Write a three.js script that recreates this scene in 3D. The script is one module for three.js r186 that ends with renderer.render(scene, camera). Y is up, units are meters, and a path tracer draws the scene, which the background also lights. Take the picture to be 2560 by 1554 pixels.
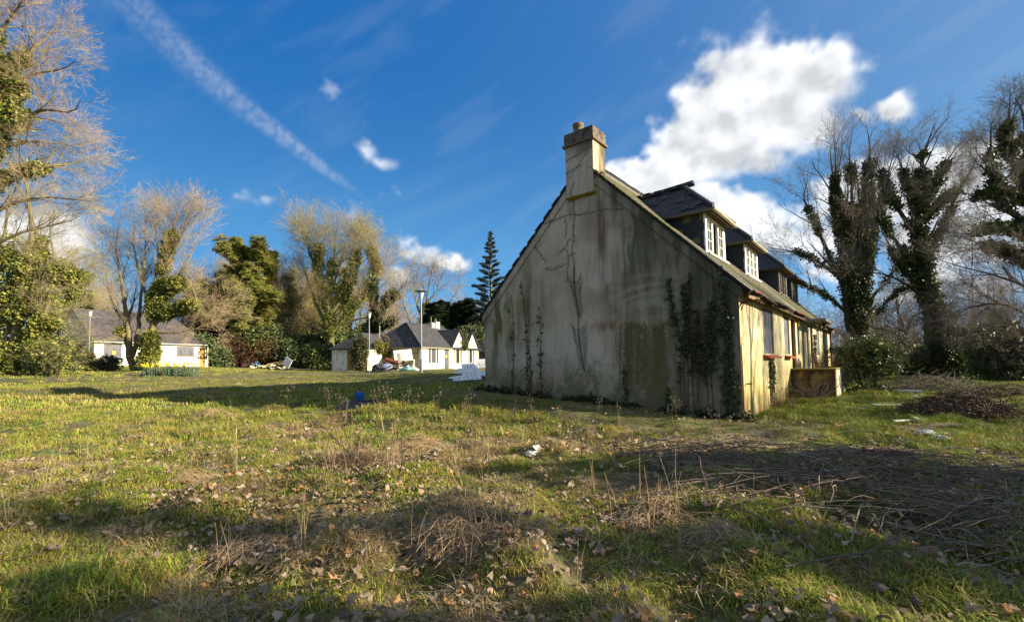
import * as THREE from 'three';
import { mergeGeometries } from 'three/addons/utils/BufferGeometryUtils.js';
import { RoundedBoxGeometry } from 'three/addons/geometries/RoundedBoxGeometry.js';

// ---------------------------------------------------------------- camera, sun, exposure
const scene = new THREE.Scene();
const F = 1142.6, PITCH = 0.051, ROLL = 0.015, EYE = 1.197, CX = 1280, CY = 851.9;      // read off the photograph's vanishing points
const camera = new THREE.PerspectiveCamera(2 * Math.atan(852 / F) * 180 / Math.PI, 2560 / 1704, 0.05, 3000);
camera.rotation.order = 'YXZ';
camera.position.set(0, EYE, 0);
camera.rotation.set(PITCH, 0, -ROLL);
camera.setViewOffset(2560, 1704, 0, 0, 2560, 1554);                                      // the photograph is cropped at the bottom
const renderer = new THREE.WebGLRenderer();
renderer.toneMapping = THREE.LinearToneMapping;
const EXPOSURE = 2.75;
renderer.toneMappingExposure = EXPOSURE;
renderer.shadowMap.enabled = true;
const SUN_AZ = 13 * Math.PI / 180, SUN_EL = 20.5 * Math.PI / 180;
const sunDir = new THREE.Vector3(Math.cos(SUN_EL) * Math.cos(SUN_AZ), Math.sin(SUN_EL), Math.cos(SUN_EL) * Math.sin(SUN_AZ));
const sun = new THREE.DirectionalLight(new THREE.Color(1, 0.89, 0.70), 5);
sun.name = 'sun'; sun.position.copy(sunDir).multiplyScalar(120); sun.castShadow = true;
Object.assign(sun.shadow.camera, { left: -80, right: 80, top: 60, bottom: -60, near: 1, far: 300 });
sun.shadow.mapSize.set(4096, 4096);
scene.add(sun, sun.target);

// ---------------------------------------------------------------- small tools
function rngOf(s) { return () => { s = (s + 0x6d2b79f5) | 0; let t = Math.imul(s ^ (s >>> 15), 1 | s); t = (t + Math.imul(t ^ (t >>> 7), 61 | t)) ^ t; return ((t ^ (t >>> 14)) >>> 0) / 4294967296; }; }
const R0 = rngOf(77), V3 = (x, y, z) => new THREE.Vector3(x, y, z);
const clamp = (x, a = 0, b = 1) => Math.min(b, Math.max(a, x)), lerp = (a, b, t) => a + (b - a) * t, mix3 = (a, b, t) => [lerp(a[0], b[0], t), lerp(a[1], b[1], t), lerp(a[2], b[2], t)];
const sstep = (a, b, x) => { const t = clamp((x - a) / (b - a)); return t * t * (3 - 2 * t); };
const hash = (x, y, z) => { let h = Math.imul(x, 374761393) ^ Math.imul(y, 668265263) ^ Math.imul(z, 1274126177); h = Math.imul(h ^ (h >>> 13), 1274126177); return ((h ^ (h >>> 16)) >>> 0) / 4294967296; };
function noise(x, y, z = 0) {
  const ix = Math.floor(x), iy = Math.floor(y), iz = Math.floor(z), fx = x - ix, fy = y - iy, fz = z - iz;
  const u = fx * fx * (3 - 2 * fx), v = fy * fy * (3 - 2 * fy), w = fz * fz * (3 - 2 * fz);
  const pl = (k) => lerp(lerp(hash(ix, iy, k), hash(ix + 1, iy, k), u), lerp(hash(ix, iy + 1, k), hash(ix + 1, iy + 1, k), u), v);
  return fz === 0 ? pl(iz) : lerp(pl(iz), pl(iz + 1), w);
}
function fbm(x, y, z = 0, o = 4) { let a = 0.5, s = 0, t = 0; for (let i = 0; i < o; i++) { s += a * noise(x, y, z); t += a; a *= 0.5; x = x * 2.03 + 17.1; y = y * 2.03 + 9.7; if (z !== 0) z = z * 2.03 + 3.3; } return s / t; }
// a pixel of the photograph (2560 wide) and a distance in front of the camera, as a point of the place
function ray(px, py) {
  let x = (px - CX) / F, y = (CY - py) / F; const c = Math.cos(ROLL), s = Math.sin(ROLL), cp = Math.cos(PITCH), sp = Math.sin(PITCH);
  [x, y] = [x * c + y * s, y * c - x * s];
  return [x, y * cp + sp, -(cp - y * sp)];
}
const K = 2560 / 2464;
const at = (px, py, d) => { const r = ray(px * K, py * K), t = d / -r[2]; return V3(r[0] * t, EYE + r[1] * t, r[2] * t); };   // px, py in the 2464-wide view

// ---------------------------------------------------------------- sky: air and clouds by direction
{
  const W = 2048, H = 1024, data = new Float32Array(W * H * 4);
  // cloud puffs: where (direction through these points of the view), how wide, how high, how solid, tilt
  const puffs = [
    [1960, 165, 105, 62, 1, 0], [1880, 210, 130, 90, 1.1, 0], [1780, 270, 150, 90, 1.1, -.3], [1690, 330, 150, 85, 1.1, -.4], [1590, 390, 120, 66, 1, -.5], [1500, 425, 90, 50, .95, -.4], [1930, 280, 90, 70, 1, 0], [2010, 130, 60, 45, .9, .3],
    [1740, 150, 55, 34, .55, -.4], [1820, 360, 70, 50, .8, 0], [1560, 470, 110, 50, 1, 0], [1690, 500, 110, 60, .95, 0], [1800, 520, 95, 55, .9, 0], [1850, 575, 100, 50, .9, 0],
    [2150, 246, 55, 30, .95, -.25], [2075, 265, 50, 26, .55, 0], [2110, 145, 40, 18, .42, -.3],
    [2190, 420, 110, 62, 1, -.2], [2310, 385, 90, 52, 1, -.1], [2400, 360, 80, 45, .9, 0], [2330, 470, 170, 100, 1.1, 0], [2260, 580, 130, 75, 1, 0], [2080, 470, 130, 80, .95, 0], [2010, 420, 90, 36, .7, -.3], [1950, 560, 120, 70, .8, 0], [2420, 620, 90, 40, .6, 0], [2450, 500, 90, 70, .9, 0], [2010, 640, 110, 40, .75, 0], [2230, 680, 90, 40, .8, 0], [2350, 700, 130, 24, .6, 0], [2120, 690, 120, 30, .6, 0],
    [970, 598, 40, 26, .72, .2], [1015, 606, 44, 24, .76, .15], [1096, 632, 34, 22, .74, .3], [940, 665, 44, 34, .75, .3], [900, 330, 24, 38, .31, -.3], [905, 362, 30, 40, .36, .2], [940, 385, 36, 22, .36, .3], [790, 228, 56, 42, .29, .3], [600, 488, 60, 24, .42, .15], [655, 486, 30, 14, .36, 0], [852, 520, 34, 30, .42, .5], [960, 466, 26, 18, .3, 0],
    [110, 570, 110, 52, .85, .3], [30, 540, 120, 60, .85, .2],
  ];
  const cr = Math.cos(ROLL), sr = Math.sin(ROLL), cp = Math.cos(PITCH), sp = Math.sin(PITCH);
  for (let j = 0; j < H; j++) {
    const el = ((j + 0.5) / H - 0.5) * Math.PI, y = Math.sin(el), ce = Math.cos(el);
    for (let i = 0; i < W; i++) {
      const az = ((i + 0.5) / W - 0.5) * 2 * Math.PI, x = Math.cos(az) * ce, z = Math.sin(az) * ce, o = (j * W + i) * 4;
      if (y < -0.06) { data[o] = 0.09; data[o + 1] = 0.1; data[o + 2] = 0.07; data[o + 3] = 1; continue; }
      const h = Math.max(0, y), cs = x * sunDir.x + y * sunDir.y + z * sunDir.z, near = Math.pow(clamp(cs * 0.5 + 0.5), 4);
      // clear air: deep blue overhead, pale towards the horizon, paler round the sun
      const t = Math.pow(1 - h, 2.6);
      let c = mix3([0.010, 0.145, 0.47], [0.13, 0.42, 0.80], sstep(0.0, 0.72, t));
      c = mix3(c, [0.45, 0.68, 0.89], sstep(0.6, 1.0, t) * 0.85);
      c = mix3(c, [0.46, 0.70, 0.95], near * 0.6);
      let alpha = 0, body = 0.9;
      const n1 = fbm(x * 7 + 5, y * 9 + 3, z * 7 + 11, 6), n2 = fbm(x * 26 + 1, y * 30 + 8, z * 26 + 4, 4);
      const zc = -z * cp + y * sp;
      let inFrame = 0, B = 0, px = 0, py = 0;
      if (zc > 0.12) {
        const yc = y * cp + z * sp, X = F * x / zc, Y = F * yc / zc;
        px = (CX + X * cr - Y * sr) / K; py = (CY - (Y * cr + X * sr)) / K;
        inFrame = sstep(-700, -150, px) * (1 - sstep(2600, 3100, px)) * sstep(-700, -150, py);
        if (inFrame > 0) {
          const wx = px + (n1 - 0.5) * 150 + (n2 - 0.5) * 46, wy = py + (fbm(x * 8 + 31, y * 8 + 13, z * 8 + 2, 4) - 0.5) * 120 + (n2 - 0.5) * 40;
          for (const p of puffs) {
            const dx = wx - p[0], dy = wy - p[1]; if (Math.abs(dx) > 300 || Math.abs(dy) > 260) continue;
            const ca = Math.cos(p[5]), sa = Math.sin(p[5]), e = ((dx * ca + dy * sa) / p[2]) ** 2 + ((dy * ca - dx * sa) / p[3]) ** 2;
            B = Math.max(B, p[4] * Math.exp(-e * 0.75)) + p[4] * 0.1 * Math.exp(-e);
          }
          B *= inFrame;
          // the old vapour trail, widening as it drifts apart
          const ax = 300, ay = 0, bx = 860, by = 462, L = Math.hypot(bx - ax, by - ay), s = ((px - ax) * (bx - ax) + (py - ay) * (by - ay)) / L / L, bend = 16 * Math.sin(clamp(s) * Math.PI);
          const q = ((px - ax) * (by - ay) - (py - ay) * (bx - ax)) / L + bend + (n1 - 0.5) * 14, wd = lerp(42, 8, clamp(s, -0.3, 1));
          const ridge = Math.exp(-Math.pow(Math.abs(q / wd), 3.2)) * sstep(1.06, 0.86, s), mott = sstep(0.32, 0.72, fbm(px / 10 + n1 * 6, py / 10, 5.5, 4));
          alpha = Math.max(alpha, ridge * (0.07 + 0.19 * mott) * inFrame * lerp(0.7, 1, clamp(s * 2)) * (0.75 + 0.5 * sstep(-wd, wd, q)));
          const c2 = Math.exp(-(((py - 560 + (px - 880) * 0.36) / 22) ** 2)) * sstep(840, 1000, px) * (1 - sstep(1150, 1320, px));
          alpha = Math.max(alpha, c2 * 0.03 * inFrame);
          const c3 = Math.exp(-(((py - 40 - (px - 100) * 0.75) / 40) ** 2)) * (1 - sstep(150, 330, px));
          alpha = Math.max(alpha, c3 * 0.13 * sstep(0.35, 0.7, n2) * inFrame);
        }
      }
      alpha = Math.max(alpha, 0.045 * sstep(0.5, 0.8, fbm(x * 4 + y * 5 + 70, y * 30 - x * 16, z * 4 + .5, 5)) * sstep(0.05, 0.3, y));
      if (inFrame < 1) {                                       // the same kind of scattered cumulus all round
        const k = 1 / (y + 0.18), g = fbm(x * k * 1.5 + 40, z * k * 1.5 + 7, 0.5, 5);
        B = Math.max(B, (1 - inFrame) * sstep(0.50, 0.66, g) * 1.05 * sstep(-0.02, 0.1, y));
      }
      const n3 = B > 0.02 ? fbm(x * 62 + 2, y * 70 + 6, z * 62 + 9, 3) : 0.5, dens = B * 1.12 + (n1 - 0.5) * 0.9 + (n2 - 0.5) * 0.75 + (n3 - 0.5) * 0.42;
      const ca = B > 0.02 ? sstep(0.28, 0.92, dens) * clamp(B * 2.2) : 0;
      alpha = Math.max(alpha, Math.pow(ca, 0.9));
      if (ca > 0.02) {
        const k = 0.028, X2 = x + sunDir.x * k, Y2 = y + sunDir.y * k + 0.022, Z2 = z + sunDir.z * k, m1 = fbm(X2 * 7 + 5, Y2 * 9 + 3, Z2 * 7 + 11, 6), m2 = fbm(X2 * 26 + 1, Y2 * 30 + 8, Z2 * 26 + 4, 4);
        const rel = (n1 - m1) * 1.6 + (n2 - m2) * 0.9, under = sstep(0.40, 0.70, fbm(x * 6 + 3, y * 9 + 9, z * 6 + .5, 5));
        body = clamp(1.03 + rel * 0.75 - under * 0.26 * sstep(0.6, 1.5, dens), 0.7, 1.14);
      }
      const cloud = [body * 0.965, body * 0.995, body * 1.04];
      c = mix3(c, cloud, clamp(alpha));
      data[o] = c[0] / EXPOSURE; data[o + 1] = c[1] / EXPOSURE; data[o + 2] = c[2] / EXPOSURE; data[o + 3] = 1;
    }
  }
  const sky = new THREE.DataTexture(data, W, H, THREE.RGBAFormat, THREE.FloatType);
  sky.mapping = THREE.EquirectangularReflectionMapping; sky.magFilter = sky.minFilter = THREE.LinearFilter; sky.needsUpdate = true;
  scene.background = sky; scene.environment = sky;
}

// ---------------------------------------------------------------- names, labels, meshes
const used = new Map();
function numbered(n) { const k = used.get(n) ?? 0; used.set(n, k + 1); return k ? n + '_' + String(k).padStart(3, '0') : n; }
function tag(o, label, category, group, kind) { if (label) o.userData.label = label; if (category) o.userData.category = category; if (group) o.userData.group = group; if (kind) o.userData.kind = kind; return o; }
function shadows(o) { o.castShadow = o.receiveShadow = true; return o; }
function thing(name, label, category, pos, group) { const g = new THREE.Group(); g.name = numbered(name); if (pos) g.position.copy(pos); scene.add(g); return tag(g, label, category, group); }
function part(name, geo, mat, parent) { const m = shadows(new THREE.Mesh(geo, mat)); m.name = parent === scene ? numbered(name) : name; parent.add(m); return m; }
function copies(name, geo, mat, list, parent) {                       // list of {m: Matrix4, c: Color}
  const m = shadows(new THREE.InstancedMesh(geo, mat, Math.max(1, list.length))); m.name = parent === scene ? numbered(name) : name;
  list.forEach((e, i) => { m.setMatrixAt(i, e.m); if (e.c) m.setColorAt(i, e.c); });
  m.userData.kind = 'stuff'; parent.add(m); return m;
}
class Buf {                                                            // gathers faces into one geometry
  constructor() { this.p = []; this.n = []; this.i = []; this.c = []; this.uv = []; }
  tube(pts, rs, sides = 4, cap = true) {
    const N = pts.length, T = V3(), A = V3(), B = V3(), up = V3(); let base = this.p.length / 3;
    T.subVectors(pts[1], pts[0]).normalize(); up.set(Math.abs(T.y) < 0.9 ? 0 : 1, Math.abs(T.y) < 0.9 ? 1 : 0, 0); A.crossVectors(T, up).normalize();
    for (let k = 0; k < N; k++) {
      T.subVectors(pts[Math.min(N - 1, k + 1)], pts[Math.max(0, k - 1)]).normalize();
      A.addScaledVector(T, -A.dot(T)).normalize(); B.crossVectors(T, A);
      for (let s = 0; s < sides; s++) { const a = s / sides * 2 * Math.PI, c = Math.cos(a), d = Math.sin(a), nx = A.x * c + B.x * d, ny = A.y * c + B.y * d, nz = A.z * c + B.z * d; this.p.push(pts[k].x + nx * rs[k], pts[k].y + ny * rs[k], pts[k].z + nz * rs[k]); this.n.push(nx, ny, nz); }
      if (k) for (let s = 0; s < sides; s++) { const a = base + (k - 1) * sides + s, b = base + (k - 1) * sides + (s + 1) % sides; this.i.push(a, b, a + sides, b, b + sides, a + sides); }
    }
    if (cap && sides > 3) for (const e of [0, N - 1]) for (let s = 1; s < sides - 1; s++) { const a = base + e * sides; e ? this.i.push(a, a + s, a + s + 1) : this.i.push(a, a + s + 1, a + s); }
    return this;
  }
  tri(a, b, c) { const k = this.p.length / 3; for (const v of [a, b, c]) { this.p.push(v.x, v.y, v.z); } const n = V3().subVectors(b, a).cross(V3().subVectors(c, a)).normalize(); for (let q = 0; q < 3; q++) this.n.push(n.x, n.y, n.z); this.i.push(k, k + 1, k + 2); return this; }
  quad(a, b, c, d) { this.tri(a, b, c); return this.tri(a, c, d); }
  get geo() { const g = new THREE.BufferGeometry(); g.setAttribute('position', new THREE.Float32BufferAttribute(this.p, 3)); g.setAttribute('normal', new THREE.Float32BufferAttribute(this.n, 3)); g.setAttribute('uv', new THREE.Float32BufferAttribute(new Float32Array(this.p.length / 3 * 2), 2)); g.setIndex(this.i); return g; }
}
function boxG(x0, x1, y0, y1, z0, z1, bev = 0) {                       // box between corners, uv in metres
  const w = Math.abs(x1 - x0), h = Math.abs(y1 - y0), d = Math.abs(z1 - z0), g = bev ? new RoundedBoxGeometry(w, h, d, 1, Math.min(bev, w / 2.1, h / 2.1, d / 2.1)) : new THREE.BoxGeometry(w, h, d);
  g.translate((x0 + x1) / 2, (y0 + y1) / 2, (z0 + z1) / 2); return worldUV(g);
}
function worldUV(g, s = 1) {                                           // uv in metres by the way each face points
  const p = g.attributes.position, n = g.attributes.normal, uv = new Float32Array(p.count * 2);
  for (let i = 0; i < p.count; i++) { const ax = Math.abs(n.getX(i)), ay = Math.abs(n.getY(i)), az = Math.abs(n.getZ(i)); let a, b; if (ay > ax && ay > az) { a = p.getX(i); b = p.getZ(i); } else if (ax > az) { a = p.getZ(i); b = p.getY(i); } else { a = p.getX(i); b = p.getY(i); } uv[2 * i] = a * s; uv[2 * i + 1] = b * s; }
  g.setAttribute('uv', new THREE.BufferAttribute(uv, 2)); return g;
}
const joined = (list) => mergeGeometries(list.map((g) => { const q = g.index ? g.toNonIndexed() : g.clone(); for (const k of Object.keys(q.attributes)) if (!['position', 'normal', 'uv'].includes(k)) q.deleteAttribute(k); return q; }));
function hull(polys) { const b = new Buf(); for (const q of polys) for (let k = 1; k < q.length - 1; k++) b.tri(V3(...q[0]), V3(...q[k]), V3(...q[k + 1])); return worldUV(b.geo); }
function slab(poly, n, t) {                                            // a flat polygon (array of Vector3) with thickness t along -n
  const b = new Buf(), lo = poly.map((p) => p.clone().addScaledVector(n, -t)), m = poly.length;
  for (let k = 1; k < m - 1; k++) { b.tri(poly[0], poly[k], poly[k + 1]); b.tri(lo[0], lo[k + 1], lo[k]); }
  for (let k = 0; k < m; k++) b.quad(poly[k], lo[k], lo[(k + 1) % m], poly[(k + 1) % m]);
  return worldUV(b.geo);
}
function tex(w, h, fn, rep, srgb = true) {                             // fn(u 0..1, v 0..1) -> [r, g, b] 0..1
  const d = new Uint8Array(w * h * 4);
  for (let j = 0; j < h; j++) for (let i = 0; i < w; i++) { const c = fn((i + 0.5) / w, (j + 0.5) / h), o = (j * w + i) * 4; d[o] = clamp(c[0]) * 255; d[o + 1] = clamp(c[1]) * 255; d[o + 2] = clamp(c[2]) * 255; d[o + 3] = 255; }
  const t = new THREE.DataTexture(d, w, h); t.magFilter = t.minFilter = THREE.LinearFilter; t.wrapS = t.wrapT = THREE.RepeatWrapping; if (srgb) t.colorSpace = THREE.SRGBColorSpace; if (rep) t.repeat.set(...rep); t.needsUpdate = true; return t;
}
const mat = (color, roughness = 0.9, more = {}) => new THREE.MeshStandardMaterial({ color, roughness, side: THREE.DoubleSide, ...more });
const grain = tex(256, 256, (u, v) => { const a = 0.78 + 0.22 * fbm(u * 40, v * 40, 0, 3) + 0.12 * (fbm(u * 6 + 9, v * 6, 0, 3) - 0.5); return [a, a, a * 0.98]; }, [0.8, 0.8]);
const bumpTex = tex(256, 256, (u, v) => { const a = fbm(u * 34, v * 34, 0, 4); return [a, a, a]; }, [1.2, 1.2], false);
const woodTex = tex(256, 256, (u, v) => { const a = 0.7 + 0.3 * fbm(u * 60, v * 5, 0, 3); return [a, a * 0.98, a * 0.95]; });

// ---------------------------------------------------------------- ground
const ctrl = [[0, 4, -.36], [0, 0, -.33], [-4, -3, -.32], [4, -3, -.30], [0, -6, -.22], [5, -6, -.16], [-6, -7, -.12], [4.63, -9.24, 0], [-.82, -13.79, .47], [1.9, -11.5, .25], [9.1, -12.9, .1], [15.5, -22.2, .35], [10, -26.8, .6], [17.7, -22, .17], [25, -20, .25], [12, -8, -.05], [10, -4, -.2],
  [-9.4, -47, .77], [-18, -50, .78], [-14, -45, .74], [-40, -44, 1.62], [-35.5, -52.6, 1.3], [-27.3, -33, 1.15], [-37.3, -40, 1.6], [-28.4, -26, 1.02], [-5.9, -30, .70], [-11.8, -38, .72], [-16.9, -18, .55], [-10, -11, .18], [-20, -10, .3], [0, -90, 1.2], [-70, -80, 2.0], [60, -70, .8], [40, -30, .4], [-60, -30, 1.7], [-60, 20, .7], [60, 20, 0], [200, -200, 2], [-200, -200, 3], [0, -300, 3]];
function baseY(x, z) { let s = 0, t = 0; for (const c of ctrl) { const d = (x - c[0]) ** 2 + (z - c[1]) ** 2, w = 1 / (d + 6 + 0.01 * (c[0] * c[0] + c[1] * c[1])) ** 2; s += w * c[2]; t += w; } return s / t; }
const HO = V3(-0.819, 0, -13.787), HTH = 0.696, HU = V3(Math.cos(HTH), 0, Math.sin(HTH)), HV = V3(Math.sin(HTH), 0, -Math.cos(HTH));
const hAt = (u, y, v) => HO.clone().addScaledVector(HU, u).addScaledVector(HV, v).setY(y);
const huv = (x, z) => [(x - HO.x) * HU.x + (z - HO.z) * HU.z, (x - HO.x) * HV.x + (z - HO.z) * HV.z];
const houseDist = (x, z) => { const [u, v] = huv(x, z); return Math.hypot(Math.max(0, -u, u - 7.1), Math.max(0, -v, v - 17)); };
const mounds = [[-0.45, -4.15, .45, .16], [-2.1, -6.1, .9, .2], [-1.2, -5.6, .6, .16], [1.0, -5.2, .6, .12], [-3.2, -5, .7, .15], [2.2, -4.1, 1.1, .16], [3.6, -4.9, 1.3, .22], [-1.4, -3.6, .5, .16], [0.55, -7.2, .5, .14], [.1, -3.3, .4, .1], [-5, -5.4, 1, .14], [-4.4, -7.6, .9, .12], [9.6, -10.4, .9, .1], [1.6, -3.0, .5, .1], [-2.7, -3.6, .6, .12]];
function gy(x, z) {
  let y = baseY(x, z); const d = Math.hypot(x, z), hd = houseDist(x, z), f = sstep(0.1, 1.8, hd) * (1 - sstep(40, 80, d));
  y += f * ((fbm(x * 0.55 + 20, z * 0.55 + 7, 0, 3) - 0.5) * 0.26 + (fbm(x * 1.9 + 3, z * 1.9 + 11, 0, 2) - 0.5) * 0.24 * (1 - sstep(14, 40, d)));
  for (const m of mounds) { const q = ((x - m[0]) ** 2 + (z - m[1]) ** 2) / m[2] ** 2; if (q < 5) y += m[3] * Math.exp(-q * 1.6); }
  return y;
}
const gat = (px, d) => { const p = at(px, 880, d); p.y = gy(p.x, p.z); return p; };
function ground(px, py) {                                              // where a pixel's ray meets the ground
  const r = ray(px * K, py * K); let t = 1, h = 1;
  for (let k = 0; k < 400; k++) { const x = r[0] * t, y = EYE + r[1] * t, z = r[2] * t; if (y < gy(x, z)) break; h = Math.max(0.02, t * 0.02); t += h; if (t > 150) break; }
  t -= h / 2; const p = V3(r[0] * t, 0, r[2] * t); p.y = gy(p.x, p.z); return p;
}
// what grows where: s straw, g lushness, b bare or mossy, l dead leaves, k bramble litter
const strawSpots = [[-0.45, -4.15, .4], [-2.1, -6.2, .8], [-0.9, -6.8, .8], [.6, -7.4, .7], [-3.1, -5.2, .5], [-1.5, -3.9, .4], [-5.2, -4.3, .6], [-4.2, -9.3, .8], [1.0, -5, .4], [-6.8, -6.4, .8]];
const darkSpots = [[2.6, -4.5, 1.1], [4.1, -5.0, 1.35], [5.6, -4.6, 1.5], [2.3, -5.9, .9], [3.6, -3.7, .8]];
const spot = (list, x, z) => { let m = 0; for (const s of list) m = Math.max(m, Math.exp(-(((x - s[0]) ** 2 + (z - s[1]) ** 2) / (s[2] * s[2])))); return m; };
function field(x, z) {
  const n = fbm(x * 0.45 + 50, z * 0.45, 0, 3), n2 = fbm(x * 1.3, z * 1.3 + 70, 0, 3), d = Math.hypot(x, z), right = sstep(2, 7, x + z * 0.2 + 2);
  const s = clamp(sstep(0.5, 0.66, n2) * 0.6 + spot(strawSpots, x, z) * 0.9 + sstep(0.52, 0.7, n) * 0.2 - right * 0.35);
  const k = clamp(spot(darkSpots, x, z) * 1.5 - 0.2);
  const [u, v] = huv(x, z), byGable = v < 0.3 && v > -2.6 && u > -0.5 && u < 8.5 ? sstep(-2.6, -1.6, v) : 0, far = sstep(16, 26, d) * (1 - sstep(44, 60, d)) * sstep(-24, -14, x) * (1 - sstep(0, 6, x));
  return { s, k, right, b: clamp(byGable * 0.85 + far * 0.75), lush: clamp(0.45 + 0.5 * right + (0.5 - n) * 1.3 - s * 0.3), l: sstep(0.5, 0.68, fbm(x * 0.9 + 8, z * 0.9 + 31, 0, 3)) * (1 - sstep(6, 12, d)) };
}
{
  const rings = [], SEG = 560; let r = 0.25; while (r < 900) { rings.push(r); r += Math.max(0.045, r * 0.027); }
  const p = [], c = [], uv = [], idx = [];
  for (const q of [0, ...rings]) for (let k = 0; k < SEG; k++) {
    const a = k / SEG * 2 * Math.PI, x = Math.cos(a) * q, z = Math.sin(a) * q; p.push(x, gy(x, z), z); uv.push(x, z);
    const e = field(x, z), n = fbm(x * 3.1, z * 3.1, 0, 3);
    let col = mix3([0.085, 0.075, 0.032], [0.15, 0.112, 0.062], e.s); col = mix3(col, [0.085, 0.11, 0.018], clamp(e.lush * 0.95 + (n - 0.5) * 1.4));
    col = mix3(col, [0.065, 0.05, 0.033], e.k); col = mix3(col, mix3([0.17, 0.17, 0.03], [0.17, 0.14, 0.075], sstep(0.4, 0.62, n)), e.b); const w = 0.75 + 0.5 * noise(x * 9, z * 9); c.push(col[0] * w, col[1] * w, col[2] * w);
  }
  for (let j = 0; j < rings.length; j++) for (let k = 0; k < SEG; k++) { const a = j * SEG + k, b = j * SEG + (k + 1) % SEG; idx.push(a, b, a + SEG, b, b + SEG, a + SEG); }
  const g = new THREE.BufferGeometry(); g.setAttribute('position', new THREE.Float32BufferAttribute(p, 3)); g.setAttribute('color', new THREE.Float32BufferAttribute(c, 3)); g.setAttribute('uv', new THREE.Float32BufferAttribute(uv, 2)); g.setIndex(idx); g.computeVertexNormals();
  const soil = tex(512, 512, (u, v) => { const a = 0.55 + 0.6 * fbm(u * 60, v * 60, 0, 4) + 0.25 * (fbm(u * 13, v * 13 + 4, 0, 2) - 0.5); return [a, a * 0.99, a * 0.95]; }, [0.5, 0.5]);
  const sb = soil.clone(); sb.colorSpace = THREE.NoColorSpace; sb.needsUpdate = true;
  tag(part('ground', g, new THREE.MeshStandardMaterial({ vertexColors: true, map: soil, bumpMap: sb, bumpScale: 0.03, roughness: 1 }), scene), 'rough grassy ground of the neglected site', null, null, 'structure');
}

// ---------------------------------------------------------------- the derelict house
const blot = (x, y, cx, cy, rx, ry, wob = 0) => { const p = (x - cx) / rx, q = (y - cy) / ry, e = p * p + q * q; return e > 12 ? 0 : Math.exp(-e * (wob ? 1 - wob + wob * 2 * fbm(x * 3 + cx, y * 3 + cy, 0, 3) : 1)); };
const segD = (x, y, a, b, c, d) => { const t = clamp(((x - a) * (c - a) + (y - b) * (d - b)) / ((c - a) ** 2 + (d - b) ** 2)); const p = x - a - t * (c - a), q = y - b - t * (d - b); return Math.sqrt(p * p + q * q); };
const cracks = [[[3.28, 5.85], [3.2, 5.6], [3.25, 5.5], [3.22, 5.2], [3.27, 5.05], [3.2, 4.7], [3.22, 4.4], [3.14, 4.05], [3.2, 3.8], [3.19, 3.3]], [[2.26, 5.01], [2.8, 5.06], [3.1, 5.1], [3.22, 5.04], [3.7, 5.0], [4.1, 5.0], [4.64, 4.88]], [[2.95, 5.05], [3.0, 4.8], [2.96, 4.5]], [[2.75, 4.1], [2.95, 4.25], [3.05, 4.42], [3.14, 4.45]], [[2.95, 4.22], [3.05, 4.0], [2.98, 3.6], [3.0, 3.35]], [[3.05, 3.98], [3.2, 4.05]], [[1.95, 4.45], [2.2, 4.1], [2.32, 3.98]], [[2.3, 3.8], [2.5, 3.72], [2.9, 3.8]], [[3.05, 6.16], [3.3, 6.2], [3.55, 6.27]], [[3.05, 6.5], [3.4, 6.56], [3.85, 6.66]]];
function crackAt(x, y) { let m = 9; if (x < 1.8 || x > 4.8 || y < 3.1) return m; const jx = x + (noise(x * 16, y * 16) - 0.5) * 0.05, jy = y + (noise(x * 16 + 40, y * 16) - 0.5) * 0.05; for (const c of cracks) for (let k = 1; k < c.length; k++) m = Math.min(m, segD(jx, jy, ...c[k - 1], ...c[k])); return m; }
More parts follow.
